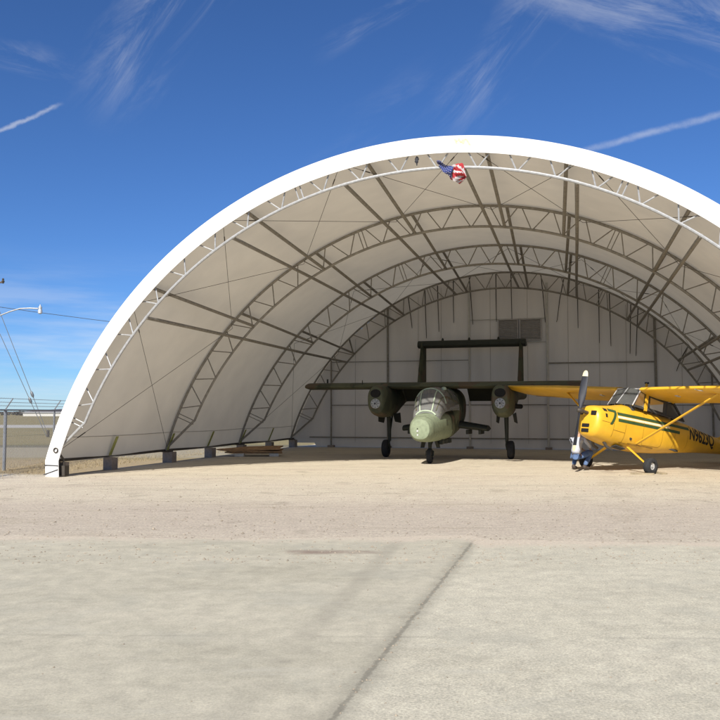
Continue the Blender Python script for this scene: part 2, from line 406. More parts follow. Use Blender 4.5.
def cant(a, b):
    x = -.36+.50*a; hgt = .08+.20*a
    return (x, -.10-.05*sin(6*a+5*b)-.10*a, .06-.08*a-hgt*b+.02*sin(9*a))
cn.grid(cant, 22, 12)
ss = cn; ss.k = 1
for i in range(9):
    for j in range(4):
        a = .08+.105*i; b = .14+.24*j+(.06 if i % 2 else 0)
        if b > .95: continue
        c = Vector(cant(a, b)) + Vector((0,-.012,0)); rr = .009+.007*a
        pts = [c + Vector(((rr if k % 2 == 0 else rr*.42)*sin(k*PI/5), 0, (rr if k % 2 == 0 else rr*.42)*cos(k*PI/5))) for k in range(10)]
        ss.prism(pts, (0,-.003,0))
can = cn.build('canton', [M['blue_cloth'], M['white_cloth']], flag, False)
bd = MB()
bp_ = node(-1.8, 10.19, TW[0]-.02)
bd.rings([[(.032*s_*cos(k*PI/4)*(1+.4*sin(k*2+z_*20)), .03*s_*sin(k*PI/4), z_*.62) for k in range(8)] for z_, s_ in ((.16,.25),(.13,.9),(.05,1.3),(-.02,1.0),(-.05,1.35),(-.12,.7),(-.2,.3))])
b_ = bd.build('cloth_bundle', M['black'], None, True); b_.location = bp_
tag(b_, 'small dark bundle hanging in the front truss beside the flag', 'bundle')

# ------------------------------------------------------------------ loft helper for aircraft bodies
class Loft:
    """sections (y, z_bottom, z_top, half_width, exponent[, x_centre])"""
    def __init__(s, secs): s.s = secs
    def at(s, y):
        S = s.s
        if y <= S[0][0]: return S[0][1:]
        if y >= S[-1][0]: return S[-1][1:]
        for i in range(len(S)-1):
            if S[i][0] <= y <= S[i+1][0]: break
        t = (y-S[i][0])/(S[i+1][0]-S[i][0])
        out = []
        for k in range(1, len(S[0])):
            p1, p2 = S[i][k], S[i+1][k]; h = S[i+1][0]-S[i][0]
            def slope(j):
                if j <= 0 or j >= len(S)-1:
                    a_, b_ = (0, 1) if j <= 0 else (len(S)-2, len(S)-1)
                    return (S[b_][k]-S[a_][k])/(S[b_][0]-S[a_][0])
                d0 = (S[j][k]-S[j-1][k])/(S[j][0]-S[j-1][0]); d1 = (S[j+1][k]-S[j][k])/(S[j+1][0]-S[j][0])
                return 0 if d0*d1 <= 0 else 2*d0*d1/(d0+d1)
            m1, m2 = slope(i)*h, slope(i+1)*h
            out.append((2*t**3-3*t*t+1)*p1+(t**3-2*t*t+t)*m1+(-2*t**3+3*t*t)*p2+(t**3-t*t)*m2)
        return out
    def hw(s, y, z):
        zb, zt, w, e = s.at(y)[:4]; zc = (zb+zt)/2; hh = (zt-zb)/2
        q = min(1, abs((z-zc)/hh)); return w*max(0, 1-q**e)**(1/e)
    def ring(s, y, n=32, grow=0):
        p = s.at(y); zb, zt, w, e = p[:4]; xc = p[4] if len(p) > 4 else 0
        zc = (zb+zt)/2; hh = (zt-zb)/2+grow; w += grow; g = []
        for k in range(n):
            a = 2*PI*k/n; c, q = cos(a), sin(a)
            g.append((xc+w*math.copysign(abs(c)**(2/e), c), y, zc+hh*math.copysign(abs(q)**(2/e), q)))
        return g
    def mesh(s, n=32, step=.12):
        y0, y1 = s.s[0][0], s.s[-1][0]; ys = set(q[0] for q in s.s); y = y0
        while y < y1: ys.add(y); y += step
        return MB().rings([s.ring(y, n) for y in sorted(ys)])
def airfoil(le, chord_, th, n=14, inc=0):
    """closed section points (y,z) relative: leading edge at (le_y, le_z)"""
    pts = []
    for i in range(n+1):
        t = (1-cos(PI*i/n))/2
        pts.append((t, th*(2.97*math.sqrt(t)-1.26*t-3.52*t*t+2.84*t**3-1.015*t**4)*.62))
    low = [(t, -z*.55) for t, z in pts[1:-1]][::-1]
    out = []
    for t, z in pts+low:
        y = t*chord_; zz = z*chord_
        out.append((le[0]+y*cos(inc)+zz*sin(inc), le[1]-y*sin(inc)+zz*cos(inc)))
    return out
def wing_mesh(stations):
    """stations: (x, le_y, le_z, chord, thickness, incidence)"""
    return MB().rings([[(x, y, z) for y, z in airfoil((ly, lz), c, th, 14, inc)] for x, ly, lz, c, th, inc in stations])
def wheel(parent, c, r, wd, hubr, mhub, side=1, name='wheel'):
    w = empty(name, (0,0,0)); w.parent = parent
    c = Vector(c); pr = [(-wd/2*.55, hubr*.95), (-wd/2, hubr*1.25), (-wd/2*.98, r*.80), (-wd/2*.72, r*.95), (-wd/2*.3, r), (wd/2*.3, r), (wd/2*.72, r*.95), (wd/2*.98, r*.80), (wd/2, hubr*1.25), (wd/2*.55, hubr*.95)]
    MB().lathe(c, (1,0,0), pr, 28, False).build('tyre', M['rubber'], w, True)
    MB().lathe(c, (1,0,0), [(-wd*.34, .02), (-wd*.36, hubr*.35), (-wd*.24, hubr*.45), (-wd*.26, hubr*.9), (-wd*.30, hubr), (wd*.30, hubr), (wd*.26, hubr*.9), (wd*.24, hubr*.45), (wd*.36, hubr*.35), (wd*.34, .02)], 20).build('rim', mhub, w, True)
    return w
def text_mesh(body, size, bold=0., shear=0.):
    cu = bpy.data.curves.new('lettering', 'FONT'); cu.body = body; cu.size = size; cu.offset = bold; cu.shear = shear; cu.resolution_u = 4
    o = bpy.data.objects.new('lettering', cu); COL.objects.link(o)
    dg = bpy.context.evaluated_depsgraph_get(); me = bpy.data.meshes.new_from_object(o.evaluated_get(dg))
    bpy.data.objects.remove(o)
    bm = bmesh.new(); bm.from_mesh(me); bmesh.ops.triangulate(bm, faces=bm.faces)
    bmesh.ops.subdivide_edges(bm, edges=bm.edges[:], cuts=2, use_grid_fill=True)
    vs = [v.co.copy() for v in bm.verts]; fs = [[v.index for v in f.verts] for f in bm.faces]; bm.free()
    return vs, fs

# ------------------------------------------------------------------ twin-boom military aircraft
TB = empty('twin_boom_aircraft', (3.25, 30.2, 0), (0,0,-R(16.3)), 'dark green camouflaged twin boom military plane without propellers, pale green nose', 'aircraft')
pod = Loft([(-4.92,.92,1.38,.20,2.2), (-4.88,.84,1.47,.30,2.3), (-4.7,.78,1.53,.37,2.4), (-4.3,.74,1.60,.43,2.5), (-3.7,.72,1.70,.50,2.6),
            (-3.0,.72,1.76,.55,2.7), (-1.5,.76,1.80,.57,2.8), (-.6,.82,2.5,.58,2.8), (.6,.98,2.62,.56,2.6), (1.8,1.35,2.55,.42,2.4), (2.7,1.85,2.35,.12,2.2)])
fus = pod.mesh(36, .15).build('fuselage', M['fusepaint'], TB, True)
for y_ in (-4.55, -3.55, -2.6, -1.2):
    MB().rings([pod.ring(y_-.006, 40, .003), pod.ring(y_+.006, 40, .003)], False).build('panel_seam', M['seamgreen'], fus)
for y_, z_ in ((-3.2,1.25),(-2.3,1.1)):
    for sg_ in (1,-1): MB().prism([(sg_*(pod.hw(y_+a_, z_+b_)+.004), y_+a_, z_+b_) for a_, b_ in ((0,0),(.28,0),(.28,.2),(0,.2))], (sg_*.003,0,0)).build('access_panel', M['seamgreen'], fus)
nl = MB(); 
nl.lathe((-.07,-4.93,1.10), (0,1,0), [(-.012,.02),(0,.034),(.05,.034)], 14); nl.lathe((-.07,-4.915,.98), (0,1,0), [(-.012,.02),(0,.034),(.05,.034)], 14)
nl.build('landing_light', M['hub'], fus, True)
MB().lathe((-.07,-4.93,1.18), (0,1,0), [(-.01,.016),(.05,.016)], 12).build('camera_port', M['deepblack'], fus)
# canopy: glass shell + frames
can_s = Loft([(-4.02,0.95,1.64,.36,2.2), (-3.80,0.95,2.02,.46,2.3), (-3.5,0.95,2.34,.50,2.3), (-3.05,0.95,2.50,.55,2.2), (-2.2,0.95,2.56,.60,2.1), (-1.2,0.95,2.58,.60,2.1), (-.5,0.95,2.56,.56,2.3)])
canopy = empty('canopy', (0,0,0)); canopy.parent = TB
def shell(L_, ys, a0, a1, n, grow=0):
    rs = []
    for y in ys:
        p = L_.at(y); zb, zt, w, e = p[:4]; zc = (zb+zt)/2; hh = (zt-zb)/2+grow; w2 = w+grow; g = []
        for k in range(n+1):
            a = R(a0+(a1-a0)*k/n); c, q = cos(a), sin(a)
            g.append((w2*math.copysign(abs(c)**(2/e), c), y, zc+hh*math.copysign(abs(q)**(2/e), q)))
        rs.append(g)
    return rs
m_ = MB(); rs = shell(can_s, [-4.0+.1*i for i in range(36)], 0, 180, 24)
n_ = 25
m_.add([q for g in rs for q in g], [(i*n_+k, i*n_+k+1, (i+1)*n_+k+1, (i+1)*n_+k) for i in range(len(rs)-1) for k in range(n_-1)])
m_.build('canopy_glass', M['glassold'], canopy, True)
def cpt(y, a, g=.012): return shell(can_s, [y], a, a, 1, g)[0][0]
for a in (64, 116): MB().path([cpt(-3.98+.1*i, a+(90-a)*.10*i/7) for i in range(9)], .022, 6).build('canopy_frame', M['palegreen'], canopy, True)
for y, r_ in ((-3.18,.026), (-2.0,.022), (-.8,.022)): MB().path([cpt(y, 18+144*k/24) for k in range(25)], r_, 6).build('canopy_frame', M['palegreen'] if y < -2 else M['olive'], canopy, True)
MB().path([cpt(-3.97, 38+104*k/20, .015) for k in range(21)], .028, 6).build('windscreen_sill', M['palegreen'], canopy, True)
for sgn in (-1, 1): MB().path([cpt(-3.9+.31*i, 90-sgn*(46+i*3)) for i in range(11)], .02, 6).build('canopy_rail', M['olive'], canopy, True)
for y in (-2.75, -1.35):
    sm_ = MB(); sm_.box((0,y+.25,2.05),(.46,.12,.86), Matrix.Rotation(R(-12),3,'X')); sm_.box((0,y+.18,2.44),(.28,.12,.2)); sm_.box((0,y,1.72),(.46,.5,.12))
    sm_.build('ejection_seat', M['seat'], TB, False, .03)
MB().box((0,-3.42,1.72),(.66,.22,.30)).build('instrument_panel', M['cockpit'], TB, False, .03)
MB().lathe((.30,-2.3,2.52),(0,0,1),[(-.06,.09),(.02,.08),(.05,.02)],12).build('beacon_lamp', M['palegreen'], TB, True)
# wing
XW = 5.25
wing_mesh([(-XW,-1.06,2.64,2.1,.105,0), (-XW+.05,-1.1,2.64,2.2,.12,0), (0,-1.1,2.64,2.2,.12,0), (XW-.38,-1.1,2.64,2.2,.12,0), (XW-.33,-1.06,2.64,2.1,.105,0)]).build('wing', M['olive'], TB, True)
for q in (-1,1): MB().prism([(q*.62,.75,2.62),(q*1.88,.75,2.62),(q*1.88,1.45,2.12),(q*.62,1.45,2.12)],(0,.03,.05)).build('wing_flap', M['olivedark'], TB)
MB().box((-4.6,-.3,2.86),(.03,.12,.2)).build('wing_fence', M['olivedark'], TB)
MB().lathe((-3.0,-1.0,2.78),(0,0,1),[(-.1,.03),(.10,.012)],8).build('antenna', M['olivedark'], TB)
for sx in (-1, 1):
    X = sx*2.2-.02
    nac = Loft([(-2.02,1.78,2.52,.24,2.6,X), (-1.96,1.66,2.60,.30,2.6,X), (-1.6,1.56,2.66,.34,2.6,X), (-.9,1.50,2.68,.37,2.7,X), (0,1.55,2.70,.36,2.6,X), (1.2,1.85,2.70,.32,2.5,X), (2.4,2.1,2.68,.27,2.3,X), (4.5,2.2,2.66,.22,2.2,X), (6.9,2.26,2.62,.17,2.1,X)])
    boom = nac.mesh(28, .25).build('tail_boom', M['olive'], TB, True)
    mm = MB(); mm.rings([[(X+.17*r_*cos(k*PI/10), y_, 2.36+.13*r_*sin(k*PI/10)) for k in range(20)] for y_, r_ in ((-2.06,1.0),(-2.02,1.15),(-1.9,1.15))]); mm.build('engine_intake', M['deepblack'], boom, True)  # solid oval, black colour stands in for the shaded intake mouth
    MB().lathe((X,-2.0,2.0),(0,1,0),[(-.10,.03),(-.10,.07),(-.05,.08),(-.05,.17),(0,.19),(.1,.2)],24).build('gearbox_flange', M['gear'], boom, True)
    bo = MB()
    for k in range(8): bo.lathe((X+.13*cos(k*PI/4),-2.06,2.0+.13*sin(k*PI/4)),(0,1,0),[(0,.016),(.03,.016)],8)
    bo.lathe((X,-2.115,2.0),(0,1,0),[(0,.03),(.03,.03)],10); bo.build('flange_bolts', M['deepblack'], boom)
    MB().path([(X+sx*.2,-.7,1.95),(X+sx*.42,-.3,1.9),(X+sx*.5,.1,1.9)], .09, 10).build('exhaust_stub', M['deepblack'], boom, True)
    # main gear
    mg = MB(); mg.path([(X,-.15,1.75),(X,-.03,1.1),(X,0,.62)],[.085,.075,.06],10); mg.path([(X,.5,1.65),(X,.02,.85)],.035,8); mg.path([(X,-.12,1.5),(X-sx*.0,-.45,1.62)],.03,8)
    mg.path([(X,0,.66),(X,-.12,.5),(X+sx*.02,-.02,.33)],.045,8); mg.path([(X,0,.33),(X+sx*.18,0,.33)],.04,8)
    mg.build('gear_strut', M['olivedark'], TB, True)
    wheel(TB, (X+sx*.14,0,.33), .33, .24, .15, M['olivedark'], sx)
    for d in (-1, 1): MB().prism([(X+d*.27,-.55,1.62),(X+d*.27,.55,1.68),(X+d*.33,.45,1.28),(X+d*.31,-.40,1.34)],(.025*d,0,0)).build('gear_door', M['olivedark'], TB)
    # fin
    fp = 0; _ = [(X,6.55,2.45),(X,8.35,2.45),(X,8.55,4.72),(X,7.65,4.80),(X,7.25,4.4)]
    fm = MB()
    def fsec(z, y0, y1): return [(X+ (q if i < 15 else q), y, z) for i, (y, q) in enumerate(airfoil((y0, 0), y1-y0, .12))]
    secs = []
    for z, y0, y1 in ((2.4,4.9,6.9),(3.0,5.25,6.95),(4.3,5.75,7.0),(4.82,5.95,7.0)):
        pts = []
        for i in range(20):
            a = 2*PI*i/20; ch = y1-y0
            t = (1-cos(a))/2; hx = .085*ch*(t**.5)*(1-t)*2.2*(1 if sin(a) >= 0 else -1)
            pts.append((X+hx, y0+t*ch, z))
        secs.append(pts)
    fm.rings(secs).build('tail_fin', M['olive'], TB, True)
tp = wing_mesh([(-2.42,5.95,4.71,1.05,.34,0),(2.38,5.95,4.71,1.05,.34,0)]).build('tailplane', M['olivedark'], TB, True)
for x in (-1.3,-.1,1.2): MB().lathe((x,6.2,4.90),(0,0,1),[(-.05,.06),(.08,.05),(.14,.02)],10).build('static_wick', M['olivedark'], tp, True)
for sx in (-1, 1):
    wing_mesh([(sx*.45,-.9,1.22,1.5,.20,0),(sx*1.55,-.75,1.08,1.25,.18,0)]).build('sponson', M['olivedark'], TB, True)
    for q in (.85, 1.3): MB().box((sx*q,-.3,.98),(.1,.9,.16)).build('store_pylon', M['olivedark'], TB, False, .02)
for y in (-2.9,-2.2,-1.5): MB().box((.32,y,.70),(.14,.34,.16)).build('belly_pylon', M['olivedark'], TB, False, .03)
ng = MB(); ng.path([(0,-3.25,.85),(0,-3.3,.5),(0,-3.32,.30)],[.07,.06,.05],10); ng.path([(0,-2.7,.8),(0,-3.28,.52)],.03,8)
for d in (-1,1): ng.path([(0,-3.3,.44),(d*.12,-3.32,.40),(d*.12,-3.34,.25)],.028,8)
ng.path([(-.12,-3.34,.25),(.12,-3.34,.25)],.03,8); ng.build('nose_gear_strut', M['olivedark'], TB, True)
wheel(TB, (0,-3.34,.25), .25, .17, .11, M['olivedark'], 1, 'nose_wheel')
for d in (-1,1): MB().prism([(d*.2,-3.6,.78),(d*.2,-2.9,.76),(d*.26,-2.95,.50),(d*.26,-3.5,.52)],(.02*d,0,0)).build('nose_gear_door', M['olivedark'], TB)

# ------------------------------------------------------------------ yellow high-wing aircraft (built level, then sat on its tail wheel)
PITCH = R(12)
BD = empty('high_wing_aircraft', (7.37, 23.4, 0), (-PITCH, R(1.5), -R(58)), 'yellow high wing light plane with green stripe and number seven', 'aircraft')
body = Loft([(-1.53,.86,1.52,.27,2.5), (-1.50,.80,1.58,.36,2.5), (-1.40,.73,1.63,.42,2.5), (-1.1,.67,1.69,.46,2.5), (-.6,.62,1.80,.48,2.5), (-.15,.62,1.91,.48,2.6), (.4,.64,1.92,.48,2.8),
             (1.2,.75,1.92,.46,2.8), (1.9,.88,1.93,.42,2.6), (2.6,1.02,1.92,.37,2.4), (3.5,1.18,1.85,.30,2.3), (4.5,1.33,1.80,.21,2.2), (5.6,1.48,1.74,.09,2.1), (6.0,1.55,1.70,.03,2)])
# keep the top of the body open under the cabin glass
bm_ = body.mesh(40, .1)
cab = []
for f, k in zip(bm_.f, bm_.m):
    cx = sum(bm_.v[i][1] for i in f)/len(f); cz = sum(bm_.v[i][2] for i in f)/len(f); nx = max(abs(bm_.v[i][0]) for i in f)
    if -.2 < cx < 2.1 and cz > 1.87 and nx < .44: continue
    cab.append(f)
bm_.f = cab; bm_.m = [0]*len(cab)
fus2 = bm_.build('fuselage', M['yellow'], BD, True)
def side(name, m, pts2, sgn, dx=.004, parent=None):
    """patch on the fuselage side; pts2 = mesh vertices (y,z) + faces"""
    vs, fs = pts2
    a = MB(); a.add([(sgn*(body.hw(y, z)+dx), y, z) for y, z in vs], fs); return a.build(name, m, parent or fus2)
def band(y0, z0, y1, z1, wd, n=40):
    vs = []; fs = []
    for i in range(n+1):
        t = i/n; y = y0+(y1-y0)*t; z = z0+(z1-z0)*t
        for q in range(4): vs.append((y, z-wd/2+wd*q/3))
    for i in range(n):
        for q in range(3): fs.append((i*4+q, (i+1)*4+q, (i+1)*4+q+1, i*4+q+1))
    return vs, fs
for sgn in (1, -1):
    side('side_stripe', M['green'], band(-.80,1.535,2.5,1.745,.085), sgn)
    side('side_stripe', M['cream'], band(-.80,1.445,1.5,1.595,.06), sgn)
    side('side_stripe', M['green'], band(-.78,1.355,2.0,1.54,.085), sgn)
    yy = [-1.14, -.84] if sgn > 0 else [-.84, -1.14]
    sv_ = band(yy[0],1.575,yy[1],1.575,.075,12); st2 = []
    n0 = len(sv_[0]); vs2 = list(sv_[0]); fs2 = list(sv_[1])
    for i in range(21):
        t = i/20; ye = yy[1]+(yy[0]*.55+yy[1]*.45-yy[1])*t**1.3; z = 1.537-.36*t
        hw_ = .045 if yy[1] > yy[0] else -.045
        for q in range(3): vs2.append((ye-2*hw_*(1-q/2), z))
    for i in range(20):
        for q in range(2): a_ = n0+i*3+q; fs2.append((a_, a_+3, a_+4, a_+1))
    side('number_seven', M['green'], (vs2, fs2), sgn, .010)
    side('cowl_louvre', M['deepblack'], band(-1.30,1.555,-1.18,1.55,.075,8), sgn, .012)
    side('cowl_louvre', M['deepblack'], band(-1.27,1.40,-1.20,1.395,.10,8), sgn, .012)
    vs, fs = text_mesh('N9623Q', .40, .012)
    xs = [v.x for v in vs]; wtx = max(xs)-min(xs); sc_ = 1.36/wtx
    side('registration_lettering', M['lettering'], ([((2.52+v.x*sc_ if sgn > 0 else 2.52+1.36-v.x*sc_), 1.46+v.y*1.30) for v in vs], fs), sgn, .005)
def seam_line(pts, wd=.010, m='seamyellow', dx=.005, sgns=(1,-1), name='panel_seam'):
    for sg_ in sgns:
        vs_ = []; fs_ = []
        dense = []
        for (ya, za), (yb, zb_) in zip(pts[:-1], pts[1:]):
            dense += [(ya+(yb-ya)*q/8, za+(zb_-za)*q/8) for q in range(8)]
        dense.append(pts[-1])
        for q, (y_, z_) in enumerate(dense):
            y2, z2 = dense[min(q+1, len(dense)-1)]; y1, z1 = dense[max(q-1, 0)]
            l_ = math.hypot(y2-y1, z2-z1); ny, nz = -(z2-z1)/l_*wd/2, (y2-y1)/l_*wd/2
            vs_ += [(y_+ny, z_+nz), (y_-ny, z_-nz)]
        for q in range(len(dense)-1): fs_.append((q*2, q*2+1, q*2+3, q*2+2))
        side(name, M[m], (vs_, fs_), sg_, dx)
seam_line([(-.93,.85),(-.93,1.32)]); seam_line([(-.93,1.60),(-.93,1.66)]); seam_line([(-.45,.72),(-.45,1.30)])
seam_line([(-1.38,1.22),(-.93,1.22)]); seam_line([(-.93,1.05),(-.45,1.05)])
seam_line([(.30,1.80),(.30,.95),(.36,.86),(1.10,.92),(1.18,1.0),(1.18,1.82)])
seam_line([(1.75,1.02),(1.78,1.52)], .008); seam_line([(2.42,1.15),(2.44,1.55)], .008); seam_line([(3.95,1.36),(3.97,1.66)], .008)
seam_line([(-.2,.80),(.9,.86)], .03, 'oil', .006, (1,-1), 'oil_streak'); seam_line([(-.55,.76),(.2,.80)], .02, 'oil', .007, (1,-1), 'oil_streak')
# cowl openings: solid boxes, the shade inside put into their black colour
for x in (-.22,.22): MB().box((x,-1.52,1.40),(.17,.06,.13)).build('cowl_intake', M['deepblack'], fus2, False, .025)
for z in (1.04,.90): MB().box((.0,-1.52,z),(.26,.06,.10)).build('cowl_intake', M['deepblack'], fus2, False, .02)
MB().path([(.2,-.95,.70),(.24,-.85,.58),(.26,-.65,.53)],.045,10).build('exhaust_pipe', M['darksteel'], fus2, True)
MB().path([(-.2,-.95,.70),(-.24,-.85,.58),(-.26,-.65,.53)],.045,10).build('exhaust_pipe', M['darksteel'], fus2, True)
MB().prism([(.18,-.62,.60),(.36,-.62,.66),(.36,-.2,.63),(.18,-.2,.59)],(0,0,.02)).build('cowl_flap', M['cockpit'], fus2)
MB().lathe((body.hw(-.15,.95)-.005,-.15,.95),(1,0,0),[(0,.05),(.01,.05)],14).build('fuel_drain', M['darksteel'], fus2)
# propeller
pp = empty('propeller', (0,0,0)); pp.parent = BD
MB().lathe((0,-1.84,1.39),(0,1,0),[(-.10,.02),(-.08,.05),(-.02,.075),(.06,.075),(.06,.05),(.36,.05)],20).build('propeller_hub', M['darksteel'], pp, True)
for sg in (1, -1):
    b_ = MB(); ringsb = []; zs = [.05,.14,.25,.4,.55,.7,.85,.98,1.08,1.13,1.145]; ws = [.045,.06,.085,.105,.11,.105,.098,.088,.075,.05,.02]
    for z, w in zip(zs, ws):
        tw = R(52-38*z); tk = .032*(1-z*.65)
        g = []
        for k in range(12):
            a = 2*PI*k/12; u_, t_ = w*cos(a), tk*sin(a)
            g.append((sg*(u_*cos(tw)-t_*sin(tw)), -1.84+u_*sin(tw)*.9+t_*cos(tw), 1.39+sg*z))
        ringsb.append(g)
    b_.rings(ringsb); b_.m = [1 if sum(abs(b_.v[i][2]-1.39) for i in f)/len(f) > .95 else 0 for f in b_.f]
    b_.build('propeller_blade', [M['navy'], M['tip']], pp, True)
# wings
INC = R(2)
for sx in (1, -1):
    st_ = [(sx*.44,-.06,2.40,1.63,.14,INC), (sx*3.0,-.06,2.46,1.63,.14,INC), (sx*5.2,.06,2.515,1.22,.12,INC), (sx*5.42,.12,2.525,1.05,.10,INC), (sx*5.49,.3,2.53,.7,.06,INC)]
    w_ = wing_mesh(st_).build('wing', M['yellow'], BD, True)
    MB().path([(sx*.44,-.04,2.405),(sx*.44,1.5,2.35)],.03,6).build('wing_root_fillet', M['yellow'], w_, True)
    MB().path([(sx*2.4,.12,2.40),(sx*2.4,-.12,2.36),(sx*2.4,-.28,2.36)],.012,6).build('pitot_tube', M['silver'], w_, True) if sx > 0 else None
    MB().box((sx*1.35,.45,2.335),(.10,.16,.05)).build('vent_scoop', M['hub'], w_, False, .015)
    for xa, xb in ((.7,2.75),(2.85,5.0)):
        MB().box((sx*(xa+xb)/2, 1.22, 2.352+.008*(xa+xb)), (xb-xa, .014, .012), Matrix.Rotation(-sx*.02, 3, 'Y')).build('control_surface_gap', M['seamyellow'], w_)
    # lift strut (flattened tube)
    a, b = Vector((sx*.46,.12,.86)), Vector((sx*2.68,.33,2.37)); d = (b-a).normalized(); s_ = Vector((0,1,0)); n_ = d.cross(s_).normalized(); s_ = n_.cross(d)
    MB().rings([[p + .052*cos(k*PI/6)*s_ + .024*sin(k*PI/6)*n_ for k in range(12)] for p in (a, b)]).build('wing_strut', M['yellow'], BD, True)
    # spring steel gear leg
    a, b = Vector((sx*.36,-.10,.70)), Vector((sx*1.08,-.05,.24)); d = (b-a).normalized(); s_ = Vector((0,1,0)); n_ = d.cross(s_).normalized()
    lg_ = MB().rings([[p + q*cos(k*PI/6)*s_ + .022*sin(k*PI/6)*n_ for k in range(12)] for p, q in ((a,.075),(a.lerp(b,.5),.06),(b,.045))])
    lg_.path([b, b+Vector((sx*.09,0,-.01))], .03, 8); lg_.build('gear_leg', M['yellow'], BD, True)
    ws_ = MB().lathe((sx*.44,-.06,2.44),(0,1,0),[(0,.02),(.02,.03)],8)
    wheel(BD, (sx*1.16,-.05,.238+.0), .235, .20, .10, M['hub'], sx)
# cabin glazing: frames as tubes, panes between
cabn = empty('cabin', (0,0,0)); cabn.parent = BD
def pane(name, pts):
    MB().prism(pts, (0,0,0.004)).build(name, M['glass'], cabn)
WB, WT = .445, .42
pL = lambda s, y, z: (s*(WB if z < 2.1 else WT), y, z)
for sgn in (1, -1):
    pane('side_window', [pL(sgn,-.22,1.885), pL(sgn,.22,1.885), pL(sgn,.22,2.34), pL(sgn,.02,2.38)])
    pane('side_window', [pL(sgn,.34,1.885), pL(sgn,1.20,1.89), pL(sgn,1.20,2.32), pL(sgn,.34,2.34)])
    pane('side_window', [pL(sgn,1.26,1.89), (sgn*.40,2.05,1.90), pL(sgn,1.50,2.28), pL(sgn,1.26,2.30)])
    MB().path([pL(sgn,-.27,1.89), pL(sgn,.02,2.41)], .02, 8).build('windscreen_pillar', M['silver'], cabn, True)
    MB().prism([pL(sgn,.22,1.84), pL(sgn,.34,1.84), pL(sgn,.36,2.38), pL(sgn,.26,2.38)], (sgn*.03,0,0)).build('door_post', M['yellow'], cabn)
    MB().path([pL(sgn,1.23,1.88), pL(sgn,1.23,2.34)], .025, 8).build('window_post', M['cockpit'], cabn, True)
    MB().path([pL(sgn,-.2,1.885), pL(sgn,1.2,1.89), (sgn*.40,2.08,1.905)], .022, 6).build('window_sill', M['cockpit'] , cabn, True)
    MB().path([(sgn*.40,2.14,1.91), pL(sgn,1.56,2.33)], .022, 6).build('rear_window_frame', M['cockpit'], cabn, True)
MB().prism([(-WB,-.28,1.90),(0,-.42,1.90),(0,-.02,2.46),(-WT,.02,2.42)],(0,.004,.004)).build('windscreen', M['glass'], cabn)
MB().prism([(WB,-.28,1.90),(0,-.42,1.90),(0,-.02,2.46),(WT,.02,2.42)],(0,.004,.004)).build('windscreen', M['glass'], cabn)
MB().prism([(-WT,.02,2.43),(WT,.02,2.43),(WT,1.5,2.40),(-WT,1.5,2.40)],(0,0,.006)).build('roof_window', M['glass'], cabn)
MB().prism([(-.40,2.1,1.92),(.40,2.1,1.92),(WT,1.56,2.36),(-WT,1.56,2.36)],(0,.004,.004)).build('rear_window', M['glass'], cabn)
MB().path([(0,-.42,1.91),(0,-.02,2.46),(0,1.55,2.42)],.014,6).build('centre_frame', M['silver'], cabn, True)
for y, z in ((.02,2.43),(.75,2.43),(1.53,2.39)): MB().path([(-WT,y,z),(WT,y,z)],.024,6).build('roof_bow', M['silver'], cabn, True)
for y in (.62, 1.45):
    s_ = MB(); s_.box((0,y+.22,1.78),(.46,.10,.62),Matrix.Rotation(R(-10),3,'X')); s_.box((0,y,1.45),(.46,.44,.12)); s_.box((0,y+.27,2.12),(.22,.08,.16)); s_.build('cabin_seat', M['seat'], cabn, False, .03)
MB().box((0,-.12,1.80),(.74,.14,.20)).build('instrument_panel', M['cockpit'], cabn, False, .03)
MB().path([(-.3,.2,1.95),(-.05,.3,2.2),(.2,.28,2.1)],.014,6).build('cockpit_tube', M['silver'], cabn, True)
MB().box((0,1.0,1.0),(.7,2.2,.05)).build('cabin_floor', M['cockpit'], cabn)
an = MB(); an.rings([[(.0+.035*r_*cos(k*PI/4), .75+.06*r_*sin(k*PI/4), z) for k in range(8)] for z, r_ in ((2.38,1.0),(2.55,1.0),(2.74,.85),(2.76,.5))]); an.build('roof_antenna', M['yellow'], BD, True)
an = MB(); an.path([(-.06,.75,2.775),(.06,.75,2.775)],.03,8); an.build('antenna_cap', M['cockpit'], BD, True)
# tail (mostly out of the frame)
def plate(secs): return MB().rings(secs)
fin = []
for z, y0, y1 in ((1.75,4.0,5.9),(1.86,4.45,6.0),(2.1,4.9,6.15),(2.7,5.3,6.2),(2.95,5.5,6.1)):
    fin.append([(.05*(y1-y0)*(((1-cos(a))/2)**.5)*(1-(1-cos(a))/2)*2*(1 if sin(a) >= 0 else -1), y0+(y1-y0)*(1-cos(a))/2, z) for a in [2*PI*i/18 for i in range(18)]])
plate(fin).build('tail_fin', M['yellow'], BD, True)
wing_mesh([(-1.6,5.25,1.86,.6,.08,0),(-1.5,5.0,1.86,.95,.08,0),(0,4.85,1.84,1.2,.08,0),(1.5,5.0,1.86,.95,.08,0),(1.6,5.25,1.86,.6,.08,0)]).build('tailplane', M['yellow'], BD, True)
MB().path([(0,5.6,1.5),(0,5.78,1.32)],.03,8).build('tail_leg', M['yellow'], BD, True)
wheel(BD, (0,5.78,1.33), .10, .07, .045, M['hub'], 1, 'tail_wheel')

# wheel chocks of the yellow plane
ch = MB().box((0,0,.02),(.62,.20,.04)).build('wheel_chock', M['timber'], None, False, .008)
def bdp(x, y):  # ground point in the yellow plane's frame
    return Vector((7.37 + x*.5 + y*.866, 23.4 - x*.866 + y*.5, 0))
ch.location = bdp(1.17,-.30); ch.rotation_euler = (0,0,-R(20)); tag(ch, 'flat timber chock in front of the yellow plane wheel with the silver hub', 'chock', 'timber chocks at the yellow plane wheels')
c2 = ch.copy(); COL.objects.link(c2); c2.location = bdp(1.15,.31); c2.rotation_euler = (0,0,-R(72)); tag(c2, 'flat timber chock behind the yellow plane wheel with the silver hub', 'chock')

